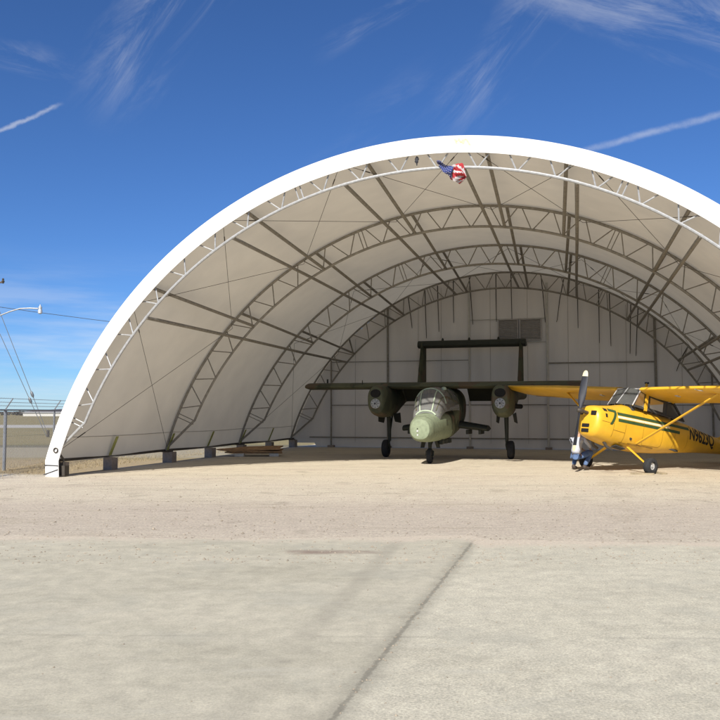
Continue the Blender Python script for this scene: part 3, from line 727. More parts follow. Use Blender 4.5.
# ------------------------------------------------------------------ crouching person by the far wheel
PR = empty('person', (6.40, 23.92, 0), (0,0,R(46)), 'person in white shirt and jeans squatting behind the propeller', 'person')
def skin(name, verts, edges, m, parent, sub=2, root=0, extra=None):
    me = bpy.data.meshes.new(name); me.from_pydata([v[:3] for v in verts], edges, [])
    o = bpy.data.objects.new(name, me); COL.objects.link(o)
    md = o.modifiers.new('s', 'SKIN'); md.branch_smoothing = .6
    if not me.skin_vertices: return o
    for i, v in enumerate(verts):
        r = v[3]; me.skin_vertices[0].data[i].radius = (r, v[4] if len(v) > 4 else r)
        me.skin_vertices[0].data[i].use_root = i == root
    sb = o.modifiers.new('u', 'SUBSURF'); sb.levels = sub; sb.render_levels = sub
    dg = bpy.context.evaluated_depsgraph_get(); ev = bpy.data.meshes.new_from_object(o.evaluated_get(dg))
    bpy.data.objects.remove(o)
    if extra:
        bm = bmesh.new(); bm.from_mesh(ev); t = bpy.data.meshes.new('t'); t.from_pydata(extra.v, [], extra.f); bm.from_mesh(t); bmesh.ops.recalc_face_normals(bm, faces=bm.faces); bm.to_mesh(ev); bm.free()
    ev.materials.clear(); ev.materials.append(m); ev.polygons.foreach_set('use_smooth', [True]*len(ev.polygons))
    ev.polygons.foreach_set('material_index', [0]*len(ev.polygons))
    o = bpy.data.objects.new(name, ev); COL.objects.link(o); o.parent = parent; ev.name = name
    return o
HC = Vector((.15,0,1.13)); TILT = Matrix.Rotation(R(22), 3, 'Y')
head = MB()
def head_pt(a, b):
    th = 2*PI*a; ph = PI*b
    x = .098*sin(ph)*cos(th); y = .074*sin(ph)*sin(th); z = .118*cos(ph)
    if z < -.02: x = x*(1-.9*(-.02-z)/.3)+.012; y *= 1+1.6*(z+.02)
    f = math.exp(-((th if th < PI else th-2*PI)/.16)**2)
    x += f*(.022*math.exp(-((z+.012)/.022)**2) - .010*math.exp(-((z-.022)/.014)**2) + .006*math.exp(-((z+.055)/.010)**2))
    for s in (.40, 2*PI-.40): x -= .010*math.exp(-((th-s)/.16)**2-((z-.012)/.016)**2)
    return HC + TILT @ Vector((x, y, z))
head.grid(head_pt, 36, 24)
for s in (-1, 1):
    head.rings([[HC + TILT @ Vector((-.005+.022*r_*cos(k*PI/4), s*(.070+t_), -.005+.034*r_*sin(k*PI/4))) for k in range(8)] for t_, r_ in ((0,.8),(.008,1),(.016,.8))])
bv = [(-.10,0,.44,.10,.11), (-.07,0,.62,.10,.12), (-.01,0,.79,.10,.13), (.03,0,.92,.075,.11), (.06,0,1.00,.05), (.10,0,1.07,.048)]
be = [(0,1),(1,2),(2,3),(3,4),(4,5)]
def addv(v): bv.append(v); return len(bv)-1
for s in (-1, 1):
    sh = addv((.03,s*.18,.90,.038)); el = addv((.24,s*.25,.70,.032)); wr = addv((.47,s*.14,.61,.030)); pm = addv((.54,s*.12,.575,.032,.022))
    be += [(3,sh),(sh,el),(el,wr),(wr,pm)]
    for q, (dy, ln) in enumerate(((-.026,.075),(-.009,.085),(.009,.08),(.026,.062))):
        k1 = addv((.54+ln*.6, s*.12+dy, .55, .0105)); k2 = addv((.54+ln*.85, s*.12+dy, .525, .009)); be += [(pm,k1),(k1,k2)]
    t1 = addv((.55, s*.12-s*.045, .56, .012)); t2 = addv((.58, s*.12-s*.05, .54, .010)); be += [(pm,t1),(t1,t2)]
    hp = addv((-.06,s*.12,.42,.066)); kn = addv((.34,s*.24,.52,.044)); an_ = addv((.06,s*.17,.13,.030)); he = addv((.02,s*.17,.06,.028)); to = addv((.20,s*.20,.045,.022,.03))
    be += [(0,hp),(hp,kn),(kn,an_),(an_,to),(an_,he)]
skin('body', bv, be, M['skin'], PR, 2, 0, head)
sv = [(-.11,0,.45,.165,.185), (-.075,0,.62,.145,.175), (-.015,0,.79,.14,.19), (.025,0,.925,.10,.155), (.05,0,.985,.062)]
se = [(0,1),(1,2),(2,3),(3,4)]
for s in (-1, 1):
    i = len(sv); sv += [(.025,s*.195,.905,.078), (.13,s*.235,.80,.064), (.24,s*.25,.70,.054), (.37,s*.195,.645,.046)]; se += [(3,i),(i,i+1),(i+1,i+2),(i+2,i+3)]
skin('shirt', sv, se, M['shirt'], PR, 2)
jv = [(-.09,0,.40,.15,.155), (-.15,0,.42,.125,.155), (-.09,0,.47,.135,.165)]; je = [(0,1),(0,2)]
for s in (-1, 1):
    i = len(jv); jv += [(-.05,s*.12,.41,.112), (.14,s*.19,.475,.104), (.36,s*.245,.53,.086), (.22,s*.215,.33,.074), (.06,s*.175,.13,.066)]; je += [(0,i),(i,i+1),(i+1,i+2),(i+2,i+3),(i+3,i+4)]
skin('jeans', jv, je, M['jeans'], PR, 2)
for s in (-1, 1):
    skin('boot', [(.055,s*.17,.17,.062), (.03,s*.17,.065,.062), (.14,s*.185,.06,.058,.06), (.26,s*.208,.045,.045,.055)], [(0,1),(1,2),(2,3)], M['shoe'], PR, 2)
hr = MB()
def hair_pt(a, b):
    th = 2*PI*a; ph = PI*(.56 if abs(th-PI) < 1.9 else .40)*b
    return HC + TILT @ Vector((-.006+.106*sin(ph)*cos(th), .082*sin(ph)*sin(th), .004+.126*cos(ph)))
hr.grid(hair_pt, 36, 10); hr.build('hair', M['hair'], PR, True)

# ------------------------------------------------------------------ brown boards near the side wall
BR = HW(-9.0, 10.85)
def board(name, lab, z, ln, wd, th, dx, rot, taper, tilt):
    poly = [(-ln/2,-wd*.08,0), (-ln/2+taper,-wd/2,0), (ln/2,-wd/2,0), (ln/2-.06,wd*.1,0), (ln/2,wd/2,0), (-ln/2+taper*1.5,wd/2,0)]
    o = MB().prism(poly, (0,0,th)).build(name, M['rust'], None, False, .006); o.location = BR+Vector((dx,0,z)); o.rotation_euler = (R(tilt[0]), R(tilt[1]), rot)
    return tag(o, lab, 'board', 'rust brown boards by the side wall')
board('board', 'lowest rust brown board of the low pile, resting on pale spacers', .13, 2.2, .8, .05, .12, R(8), .3, (3,0))
board('board', 'middle board of the low rust brown pile beside the wall', .205, 2.5, .9, .05, .0, R(2), .5, (4,1.0))
board('board', 'topmost rust brown board with tapered end, lying on the low pile', .27, 2.55, .85, .045, -.05, R(-3), .8, (6,-1.5))
for i, (dx, dy, lab) in enumerate(((-.35,-.42,'pale spacer stone under the middle of the brown boards'), (.95,-.30,'pale spacer stone under the square end of the brown boards'))):
    o = MB().box((0,0,.06),(.36,.2,.12)).build('spacer_block', M['palestone'], None, False, .015); o.location = BR+Vector((dx,dy,0)); o.rotation_euler = (0,0,R(10*i-5)); tag(o, lab, 'spacer block', 'pale spacers under the boards')

# ------------------------------------------------------------------ fence with barbed wire, running away from the camera
FX0 = Vector((-10.35, 23.7, 0)); FD = Vector((-.02, 1, 0)).normalized()
fence = empty('fence', FX0, (0,0,0), 'chain link fence with barbed wire on slanted arms beside the hangar', 'fence')
NP = 11
def fp_(k, z, off=0): q = FD*(k*4.0) + Vector((off,0,z)); return q
for k in range(-2, NP):
    MB().path([fp_(k,0), fp_(k,1.78)], .035 if k else .05, 8).build('fence_post', M['fencepost'], fence, True)
    MB().path([fp_(k,1.78), fp_(k,2.10,.21)], .018, 6).build('barbed_arm', M['fencepost'], fence, True)
MB().path([fp_(-2,1.76), fp_(NP-1,1.76)], .024, 6).build('top_rail', M['fencepost'], fence, True)
for i, (z, o_) in enumerate(((1.88,.07),(1.98,.13),(2.09,.20))):
    bw = MB().path([fp_(-2,z,o_), fp_(NP-1,z,o_)], .006, 4)
    for k in range(-48, 245): 
        c = FD*(k*.16)+Vector((o_,0,z)); bw.path([c+Vector((-.02,0,-.02)), c+Vector((.02,.01,.02))], .003, 3, False)
    bw.build('barbed_wire', M['fencewire'], fence)
mesh_ = MB(); L0, L1, hgt, st_ = -8.0, 40.0, 1.74, .105
n_ = int((L1-L0)/st_)
def fw(l, z): return FD*l + Vector((0,0,z))
k = 0
for i in range(-int(hgt/st_)-1, n_):
    for sg in (1, -1):
        l0 = L0+i*st_ if sg > 0 else L0+i*st_+hgt; z0 = .03
        a, b = (l0, l0+sg*hgt); za, zb = z0, z0+hgt
        lo, hi = max(min(a,b), L0), min(max(a,b), L1)
        if hi <= lo: continue
        def zz(l): return za+(l-a)/(b-a)*(zb-za)
        mesh_.path([fw(lo, zz(lo)), fw(hi, zz(hi))], .0028, 3, False)
mesh_.build('chain_link_mesh', M['fencewire'], fence)

# ------------------------------------------------------------------ utility pole with lamp arm and guys
PD = 55.
pb = atd(-15, 412, PD); pb.z = 0
up = empty('utility_pole', pb, (0,0,0), 'wooden utility pole with lamp arm and guy wires beyond the fence', 'utility pole')
def loc(x, y, d=PD): return atd(x, y, d) - pb
top = loc(-15, 268)
MB().path([(0,0,0),(0,0,top.z)],[.17,.12],12).build('pole_shaft', M['pole'], up, True)
ar = MB().path([loc(-15,322),loc(0,315.5),loc(10,311.5),loc(20,308.6),loc(30,308.2),loc(38,308.6)],.045,8); ar.build('lamp_arm', M['galv'], up, True)
lh = loc(40.2,309)
lm = MB().lathe(lh,(0,0,1),[(-.34,.06),(-.30,.14),(-.12,.15),(0,.10),(.05,.12),(.16,.11),(.19,.05),(.30,.04),(.31,.015)],14); lm.build('lamp_head', M['hub'], up, True)
ca = MB().path([loc(-36,284),loc(4,282.2)],.06,8); ca.build('cross_arm', M['pole'], up, True)
it = MB(); 
for x in (-30,-2,3): it.lathe(loc(x,282),(0,0,1),[(-.1,.05),(.05,.11),(.12,.06),(.2,.08),(.26,.03)],10)
it.build('insulator', M['darksteel'], up, True)
for (x, y), (kx, ky), (ex, ey) in (((-15,274),(33,394.5),(49,437)), ((-15,301),(30,398),(47,433.5))):
    A, B = loc(x, y), loc(ex, ey); B.z = -pb.z
    g = MB().path([A, B], .022, 5); kp = A.lerp(B, (ky-y)/(ey-y)); dv = (B-A).normalized()
    g.path([kp-dv*.25, kp-dv*.1, kp+dv*.1, kp+dv*.25], [.03,.10,.10,.03], 8); g.build('guy_wire', M['wire'], up, True)
MB().path([loc(48,437)+Vector((0,0,0)), loc(48,430)], .10, 8).build('guy_anchor', M['darksteel'], up, True)
A = atd(-15,305,PD); B = Vector((30, 105, 10.0))
wr_ = MB().path([A.lerp(B, t/20)-Vector((0,0,1.4*(1-(2*t/20-1)**2))) for t in range(21)], .02, 5).build('power_line', M['wire'], None, True)
tag(wr_, 'thin sagging power line crossing the sky behind the hangar', 'power line')
p2 = MB().path([(0,0,0),(0,0,10.6)],[.17,.12],12).build('utility_pole', M['pole'], None, True); p2.location = (30,105,0)
tag(p2, 'plain utility pole hidden behind the hangar at the end of the power line', 'utility pole')

# ------------------------------------------------------------------ far things
sh = empty('storage_shed', (-150, 330, 0), (0,0,R(4)), 'long low white shed far away across the dry field', 'shed')
MB().box((50,0,.7),(70,14,1.4)).build('shed_wall', M['shed'], sh)
MB().prism([(14,-7.5,1.4),(14,7.5,1.4),(14,0,1.75)],(72,0,0)).build('shed_roof', M['shed'], sh)
hl = MB(); n_ = 160
def hill(a, b):
    x = -1800+3600*a; y = 1500+60*sin(3*a)
    h = (6+5*sin(17*a)+4*sin(41*a+1)+2.5*sin(97*a)); h = max(1.5, h)*(1 if a < .40 else .6)
    return (x, y+260*b, h*sin(PI*min(1, .03+b))**.7)
hl.grid(hill, n_, 8).build('hills', M['hill'], None, True)['kind'] = 'structure'
scr = MB()
for i in range(70):
    x = -215+random.random()*95; y = 395+random.random()*50; r_ = 1.0+random.random()*1.0
    for j in range(26):
        t = random.random()*2*PI; q = random.random()**.5*r_*1.6; zz = random.random()*r_*1.1
        c = Vector((x+q*cos(t), y+q*sin(t), zz)); e = Vector((random.uniform(-.5,.5), random.uniform(-.5,.5), random.uniform(-.3,.4)))
        scr.add([c-e, c+Vector((e.y,e.x,.45)), c+e, c-Vector((e.y,e.x,.3))], [(0,1,2,3)])
M['scrub'] = mat('scrub_leaves', (.06,.055,.05), rough=1, var=.3, scale=.5)
tag(scr.build('far_scrub', M['scrub']), 'dark band of scrub on the horizon beyond the field', 'scrub', None, 'stuff')

# ------------------------------------------------------------------ ground
def ground_mat():
    m = bpy.data.materials.new('ground'); m.use_nodes = True
    nt = m.node_tree; N = nt.nodes; L = nt.links; b = N['Principled BSDF']; b.inputs['Roughness'].default_value = .95; b.inputs['Specular IOR Level'].default_value = .15
    tc = N.new('ShaderNodeTexCoord')
    def noise(sc, det=5, rough=.6, vec=None):
        n = N.new('ShaderNodeTexNoise'); n.inputs['Scale'].default_value = sc; n.inputs['Detail'].default_value = det; n.inputs['Roughness'].default_value = rough
        L.new(vec or tc.outputs['Object'], n.inputs['Vector']); return n.outputs['Fac']
    def stretch(s):
        mp = N.new('ShaderNodeMapping'); mp.inputs['Scale'].default_value = s; L.new(tc.outputs['Object'], mp.inputs['Vector']); return mp.outputs['Vector']
    def ramp(fac, stops):
        r = N.new('ShaderNodeValToRGB'); e = r.color_ramp.elements
        while len(e) < len(stops): e.new(.5)
        for q, (p, c) in zip(e, stops): q.position = p; q.color = (*c, 1)
        L.new(fac, r.inputs['Fac']); return r.outputs['Color']
    def mth(op, a, bb=None, cl=False):
        q = N.new('ShaderNodeMath'); q.operation = op; q.use_clamp = cl
        for i, x in enumerate((a, bb)):
            if x is None: continue
            if hasattr(x, 'links'): L.new(x, q.inputs[i])
            else: q.inputs[i].default_value = x
        return q.outputs[0]
    def mr(v, a, bb, c=0., d=1.):
        r = N.new('ShaderNodeMapRange'); r.inputs['From Min'].default_value = a; r.inputs['From Max'].default_value = bb; r.inputs['To Min'].default_value = c; r.inputs['To Max'].default_value = d; r.interpolation_type = 'SMOOTHSTEP'
        L.new(v, r.inputs['Value']); return r.outputs['Result']
    def mix(f, a, bb, blend='MIX'):
        x = N.new('ShaderNodeMix'); x.data_type = 'RGBA'; x.blend_type = blend
        if hasattr(f, 'links'): L.new(f, x.inputs['Factor'])
        else: x.inputs['Factor'].default_value = f
        for k, v in (('A', a), ('B', bb)):
            if hasattr(v, 'links'): L.new(v, x.inputs[k])
            else: x.inputs[k].default_value = (*v, 1)
        return x.outputs['Result']
    sp = N.new('ShaderNodeSeparateXYZ'); L.new(tc.outputs['Object'], sp.inputs[0]); X, Y = sp.outputs['X'], sp.outputs['Y']
    # hangar-frame coordinates: along (w) and across (s)
    s_ = mth('ADD', mth('MULTIPLY', X, cos(YAW)), mth('MULTIPLY', Y, -sin(YAW)))
    w_ = mth('ADD', mth('MULTIPLY', X, sin(YAW)), mth('MULTIPLY', Y, cos(YAW)))
    nb = noise(.35, 4); nm = noise(1.7, 6, .7); nf = noise(24, 6, .75); ng = noise(70, 4, .8)
    # gravel yard: tan with pinkish bands
    gv = ramp(noise(.5, 6, .7, stretch((.35,1.3,1))), [(.30,(.49,.43,.335)), (.5,(.60,.53,.415)), (.66,(.54,.465,.37))])
    pink = mr(Y, 9, 12.5); pink2 = mr(Y, 16.5, 14.5)
    gv = mix(mth('MULTIPLY', mth('MULTIPLY', pink, pink2), .75), gv, (.50,.43,.35))
    gv = mix(mr(noise(.9, 6, .7, stretch((.25,1.6,1))), .52, .66, 0, .4), gv, (.40,.34,.25))
    gv = mix(.5, gv, ramp(noise(5.5, 7, .8, stretch((.6,1.5,1))), [(.30,(.30,.29,.28)), (.5,(.5,.5,.5)), (.70,(.70,.70,.68))]), 'OVERLAY')
    # tyre tracks worn towards the aircraft
    for a0, tw in ((6.1, 1.15), (3.0, 2.2)):
        tr_ = mth('ABSOLUTE', mth('SUBTRACT', mth('ABSOLUTE', mth('ADD', mth('SUBTRACT', s_, a0-4.3), mth('MULTIPLY', mth('SUBTRACT', nb, .5), 1.4))), tw))
        gv = mix(mth('MULTIPLY', mr(tr_, .20, .06), mr(noise(1.1, 5, .7), .42, .6, 0, .28)), gv, (.37,.31,.235))
    gv = mix(.75, gv, ramp(nf, [(.28,(.22,.22,.22)), (.5,(.5,.5,.5)), (.72,(.82,.80,.76))]), 'OVERLAY')
    gv = mix(.45, gv, ramp(ng, [(.3,(.22,.22,.22)), (.5,(.5,.5,.5)), (.7,(.8,.8,.8))]), 'OVERLAY')
    # dry grass field
    gr = ramp(noise(.16, 7, .7, stretch((.3,1.0,1))), [(.3,(.20,.165,.085)), (.5,(.26,.215,.115)), (.7,(.17,.155,.075))])
    gr = mix(.5, gr, ramp(noise(5, 6, .8), [(.3,(.28,.28,.28)), (.7,(.75,.75,.75))]), 'OVERLAY')
    rd = mth('MULTIPLY', mr(Y, 85, 90), mr(Y, 110, 104)); gr = mix(rd, gr, (.42,.40,.37))
    dirt = mth('MULTIPLY', mr(Y, 29.5, 31), mr(Y, 42, 39)); gr = mix(mth('MULTIPLY', dirt, .85), gr, (.34,.30,.225))
    dk = mth('MULTIPLY', mr(Y, 38.5, 39.5), mr(Y, 43, 41)); gr = mix(mth('MULTIPLY', dk, .7), gr, (.12,.11,.08))
    straw = mix(nm, (.42,.32,.19), (.33,.26,.16))
    gr = mix(mth('MULTIPLY', mr(Y, 31, 28), .9), gr, straw)
    # yard mask: right of the fence-side strip (near the hangar side wall) and within the lot
    e = mth('ADD', s_, mth('MULTIPLY', mth('SUBTRACT', nb, .5), 1.6))
    nearfront = mth('SUBTRACT', mth('MULTIPLY', mth('SUBTRACT', 19.2, mth('ADD', w_, mth('MULTIPLY', mth('SUBTRACT', nm, .5), 1.0))), 3.0), 0)
    a1 = mr(e, -13.6, -13.2)
    fr = mr(nearfront, -1, 1)
    yard = mth('MULTIPLY', mth('MAXIMUM', a1, fr), mr(Y, 47, 45))
    col = mix(yard, gr, gv)
    # oil and damp stains under the aircraft
    st = noise(.8, 4); col = mix(mth('MULTIPLY', mr(st, .60, .68), .25), col, (.16,.125,.09))
    L.new(col, b.inputs['Base Color'])
    bp = N.new('ShaderNodeBump'); bp.inputs['Strength'].default_value = .55; bp.inputs['Distance'].default_value = .03
    L.new(mth('ADD', mth('MULTIPLY', nf, .7), ng), bp.inputs['Height']); L.new(bp.outputs['Normal'], b.inputs['Normal'])
    return m, (N, L, tc, noise, stretch, ramp, mth, mr, mix)
gm, _ = ground_mat()
gmesh = MB()
gmesh.add([(-6000,-60,0),(6000,-60,0),(6000,9000,0),(-6000,9000,0)], [(0,1,2,3)])
gmesh.build('ground', gm)['kind'] = 'structure'

def apron_mat():
    m = bpy.data.materials.new('apron_concrete'); m.use_nodes = True
    nt = m.node_tree; N = nt.nodes; L = nt.links; b = N['Principled BSDF']; b.inputs['Roughness'].default_value = .9; b.inputs['Specular IOR Level'].default_value = .25
    tc = N.new('ShaderNodeTexCoord')
    def stretch(s, rz=0):
        mp = N.new('ShaderNodeMapping'); mp.inputs['Scale'].default_value = s; mp.inputs['Rotation'].default_value = (0,0,rz); L.new(tc.outputs['Object'], mp.inputs['Vector']); return mp.outputs['Vector']
    def noise(sc, det=5, rough=.6, vec=None):
        n = N.new('ShaderNodeTexNoise'); n.inputs['Scale'].default_value = sc; n.inputs['Detail'].default_value = det; n.inputs['Roughness'].default_value = rough
        L.new(vec or tc.outputs['Object'], n.inputs['Vector']); return n.outputs['Fac']
    def mth(op, a, bb=None):
        q = N.new('ShaderNodeMath'); q.operation = op
        for i, x in enumerate((a, bb)):
            if x is None: continue
            if hasattr(x, 'links'): L.new(x, q.inputs[i])
            else: q.inputs[i].default_value = x
        return q.outputs[0]
    def mr(v, a, bb, c=0., d=1.):
        r = N.new('ShaderNodeMapRange'); r.inputs['From Min'].default_value = a; r.inputs['From Max'].default_value = bb; r.inputs['To Min'].default_value = c; r.inputs['To Max'].default_value = d; r.interpolation_type = 'SMOOTHSTEP'
        L.new(v, r.inputs['Value']); return r.outputs['Result']
    def mix(f, a, bb, blend='MIX'):
        x = N.new('ShaderNodeMix'); x.data_type = 'RGBA'; x.blend_type = blend
        if hasattr(f, 'links'): L.new(f, x.inputs['Factor'])
        else: x.inputs['Factor'].default_value = f
        for k, v in (('A', a), ('B', bb)):
            if hasattr(v, 'links'): L.new(v, x.inputs[k])
            else: x.inputs[k].default_value = (*v, 1)
        return x.outputs['Result']
    def ramp(fac, stops):
        r = N.new('ShaderNodeValToRGB'); e = r.color_ramp.elements
        while len(e) < len(stops): e.new(.5)
        for q, (p, c) in zip(e, stops): q.position = p; q.color = (*c, 1)
        L.new(fac, r.inputs['Fac']); return r.outputs['Color']
    sp = N.new('ShaderNodeSeparateXYZ'); L.new(tc.outputs['Object'], sp.inputs[0]); X, Y = sp.outputs['X'], sp.outputs['Y']
    n1 = noise(.7, 7, .7, stretch((.5,1.4,1))); n2 = noise(5, 8, .75); n3 = noise(60, 5, .8); n4 = noise(.9, 5, .65)
    left = ramp(n1, [(.28,(.38,.35,.27)), (.5,(.45,.415,.325)), (.72,(.485,.445,.35))])
    right = ramp(n1, [(.28,(.42,.385,.30)), (.5,(.49,.455,.36)), (.72,(.525,.485,.385))])
    # joint line between the two slabs runs with the hangar axis
    jx = mth('ADD', mth('SUBTRACT', X, mth('MULTIPLY', Y, .266)), 1.377)      # >0 right of the joint
    jj = mth('ADD', jx, mth('MULTIPLY', mth('SUBTRACT', noise(9, 4), .5), .03))
    col = mix(mr(jj, -.02, .02), left, right)
    tl = mth('ABSOLUTE', mth('ADD', mth('SUBTRACT', mth('ADD', Y, mth('MULTIPLY', X, .02)), 6.25), mth('MULTIPLY', mth('SUBTRACT', noise(4, 5, .7), .5), .05)))
    col = mix(mth('MULTIPLY', mr(tl, .035, .008), mr(noise(1.2, 4), .40, .60, .0, .32)), col, (.27,.25,.20))
    col = mix(mr(noise(13, 5, .75), .66, .74, 0, .35), col, (.27,.25,.205))
    col = mix(.45, col, ramp(n2, [(.3,(.3,.3,.3)), (.7,(.7,.7,.68))]), 'OVERLAY')
    # exposed aggregate: coarse speckle, stronger on the right slab
    spk = ramp(n3, [(.32,(.22,.22,.21)), (.5,(.5,.5,.5)), (.68,(.8,.78,.74))])
    col = mix(mr(jj, -.1, .3, .32, .65), col, spk, 'OVERLAY')
    # broad grey-green traffic stains and pale worn patches
    col = mix(mr(n4, .50, .66, 0, .28), col, (.33,.32,.265))
    col = mix(mr(noise(1.6, 6, .7, stretch((.35,1.8,1))), .56, .70, 0, .35), col, (.50,.475,.39))
    # tyre-width damp band left of the joint
    bx = mth('ADD', mth('SUBTRACT', X, mth('MULTIPLY', Y, .200)), 1.66)
    bw = mth('ABSOLUTE', mth('ADD', bx, mth('MULTIPLY', mth('SUBTRACT', noise(2.2, 4), .5), .16)))
    col = mix(mth('MULTIPLY', mth('MULTIPLY', mr(bw, .17, .03), mr(Y, 4, 8.5, .25, 1)), .42), col, (.29,.265,.21))
    # dirt gathered in the joint
    jd = mth('ABSOLUTE', mth('ADD', jx, mth('MULTIPLY', mth('SUBTRACT', noise(9, 6, .8), .5), .12)))
    brk = mr(noise(2.3, 5, .8), .34, .52, .3, 1)
    col = mix(mth('MULTIPLY', mth('MULTIPLY', mr(jd, .030, .008), brk), .62), col, (.14,.128,.10))
    col = mix(mth('MULTIPLY', mr(jd, .16, .02), .35), col, (.20,.185,.145))
    # rusty oil spill
    ex = mth('POWER', mth('DIVIDE', mth('SUBTRACT', X, -.38), .60), 2.); ey = mth('POWER', mth('DIVIDE', mth('SUBTRACT', Y, 9.95), .16), 2.)
    es = mth('ADD', mth('ADD', ex, ey), mth('MULTIPLY', mth('SUBTRACT', noise(2.2, 7, .8, stretch((1,2.5,1))), .5), 5.0))
    col = mix(mr(es, 1.6, -.4, 0, .7), col, (.19,.12,.095))
    # gravel washed over the edge
    edge = mth('ADD', mth('ADD', Y, mth('MULTIPLY', mr(jj, -.1, .1), .45)), mth('MULTIPLY', mth('SUBTRACT', noise(1.3, 6, .75), .5), 1.5))
    gv = mix(.6, (.53,.455,.36), ramp(noise(24, 6, .75), [(.28,(.25,.25,.25)), (.5,(.5,.5,.5)), (.72,(.80,.78,.74))]), 'OVERLAY')
    col = mix(mth('MULTIPLY', mr(edge, 10.6, 11.1), .9), col, gv)
    # hairline cracks
    vo = N.new('ShaderNodeTexVoronoi'); vo.feature = 'DISTANCE_TO_EDGE'; vo.inputs['Scale'].default_value = .42
    wv = N.new('ShaderNodeMix'); wv.data_type = 'VECTOR'; wv.inputs['Factor'].default_value = .18
    nv = N.new('ShaderNodeTexNoise'); nv.inputs['Scale'].default_value = 2.5; L.new(tc.outputs['Object'], nv.inputs['Vector'])
    L.new(tc.outputs['Object'], wv.inputs['A']); L.new(nv.outputs['Color'], wv.inputs['B']); L.new(wv.outputs['Result'], vo.inputs['Vector'])
    col = mix(mth('MULTIPLY', mr(vo.outputs['Distance'], .008, .002), mr(noise(.6, 3), .56, .68, 0, .12)), col, (.15,.14,.11))
    L.new(col, b.inputs['Base Color'])
    bp = N.new('ShaderNodeBump'); bp.inputs['Strength'].default_value = .35; bp.inputs['Distance'].default_value = .012
    L.new(mth('ADD', mth('MULTIPLY', n2, .6), n3), bp.inputs['Height']); L.new(bp.outputs['Normal'], b.inputs['Normal'])
    return m
ap = MB()
edge = []; x = -14.
while x <= 14.01:
    base = 11.15 if x < .266*10.9-1.377 else 10.75
    edge.append((x, base+random.uniform(-.05,.05)+.12*sin(x*.9), .004)); x += .25
ap.add([(-14,-8,.004)] + [(14,-8,.004)] + edge[::-1], [tuple(range(len(edge)+2))])
ap.build('concrete_apron', apron_mat())['kind'] = 'structure'

# loose stones
M['stone'] = mat('loose_stone', (.285,.24,.18), rough=.95, var=.4, scale=3.0, coords='Object')
gs = MB()
def stone(x, y, r):
    a = random.random()*6.28; q = []
    for k in range(5): q.append((x+r*cos(a+k*1.256)*random.uniform(.7,1.2), y+r*sin(a+k*1.256)*random.uniform(.7,1.2), .005))
    t = (x+random.uniform(-.3,.3)*r, y+random.uniform(-.3,.3)*r, .005+r*random.uniform(.5,.9))
    gs.add(q+[t], [(k, (k+1) % 5, 5) for k in range(5)])
for i in range(2600):
    y = 9.2+random.random()**1.4*13; x = random.uniform(-.56,.56)*y; stone(x, y, random.uniform(.007,.018)*(1 if random.random() < .93 else 1.7))
for i in range(260):
    y = 3.6+random.random()*7; x = random.uniform(-.5,.5)*y
    if x < .266*y-1.377 and random.random() < .75: continue
    stone(x, y, random.uniform(.004,.011))
for i in range(110):
    y = random.uniform(4,10.5); stone(.266*y-1.377+random.gauss(0,.05), y, random.uniform(.005,.013))
tag(gs.build('loose_gravel', M['stone']), 'loose tan gravel scattered over the yard and apron edge', 'gravel', None, 'stuff')
# dry grass at the fence and outside the side wall
M['straw'] = mat('dry_straw', (.30,.235,.13), rough=.9, var=.35, scale=3)
dg_ = MB()
def blade(x, y, h):
    a = random.random()*6.28; d = Vector((cos(a), sin(a), 0))*random.uniform(.02,.08); s_ = Vector((-sin(a), cos(a), 0))*.006
    p = Vector((x, y, .0)); dg_.add([p-s_, p+s_, p+d+Vector((0,0,h))], [(0,1,2)])
for i in range(4200):
    if random.random() < .6:
        y = random.uniform(19.5, 32); x = random.uniform(-12.6,-8.4)+(y-21)*.10
    else:
        w = random.uniform(1, 17); q = HW(-11.1-random.expovariate(1.2), w); x, y = q.x, q.y
    sx = (x-C0.x)*cos(YAW)-(y-C0.y)*sin(YAW); wx = (x-C0.x)*sin(YAW)+(y-C0.y)*cos(YAW)
    if sx > -10.75: continue
    if wx < .2 and random.random() < .7: continue
    blade(x, y, random.uniform(.02,.09))
tag(dg_.build('dry_grass', M['straw']), 'dry straw coloured grass along the fence and side wall', 'dry grass', None, 'stuff')

# ------------------------------------------------------------------ daylight
EL, AZ = R(35), R(18)      # sun behind the camera's left shoulder; shadows run 18 degrees right of the view
to_sun = Vector((-sin(AZ)*cos(EL), -cos(AZ)*cos(EL), sin(EL)))
sl = bpy.data.lights.new('sun', 'SUN'); sl.energy = 4.2; sl.angle = R(.5); sl.color = (1,.95,.86)
so = bpy.data.objects.new('sun', sl); COL.objects.link(so); so.rotation_euler = to_sun.to_track_quat('Z', 'Y').to_euler(); so.location = (-10,-20,30)
wd = bpy.data.worlds.new('World'); SC.world = wd; wd.use_nodes = True
N = wd.node_tree.nodes; L = wd.node_tree.links
sky = N.new('ShaderNodeTexSky'); sky.sky_type = 'NISHITA'; sky.sun_disc = False; sky.sun_elevation = EL
sky.sun_rotation = math.atan2(to_sun.x, to_sun.y); sky.air_density = 1.0; sky.dust_density = .15; sky.ozone_density = 4; sky.altitude = 1500
bgn = N['Background']; bgn.inputs['Strength'].default_value = .06
tc = N.new('ShaderNodeTexCoord'); DIR = tc.outputs['Generated']
def wm(op, a, b=None, cl=False):
    q = N.new('ShaderNodeMath'); q.operation = op; q.use_clamp = cl
    for i, x in enumerate((a, b)):
        if x is None: continue
        if hasattr(x, 'links'): L.new(x, q.inputs[i])
        else: q.inputs[i].default_value = x
    return q.outputs[0]
def wr(v, a, b, c=0., d=1.):
    r = N.new('ShaderNodeMapRange'); r.interpolation_type = 'SMOOTHSTEP'
    for k, x in (('From Min', a), ('From Max', b), ('To Min', c), ('To Max', d)): r.inputs[k].default_value = x
    L.new(v, r.inputs['Value']); return r.outputs['Result']
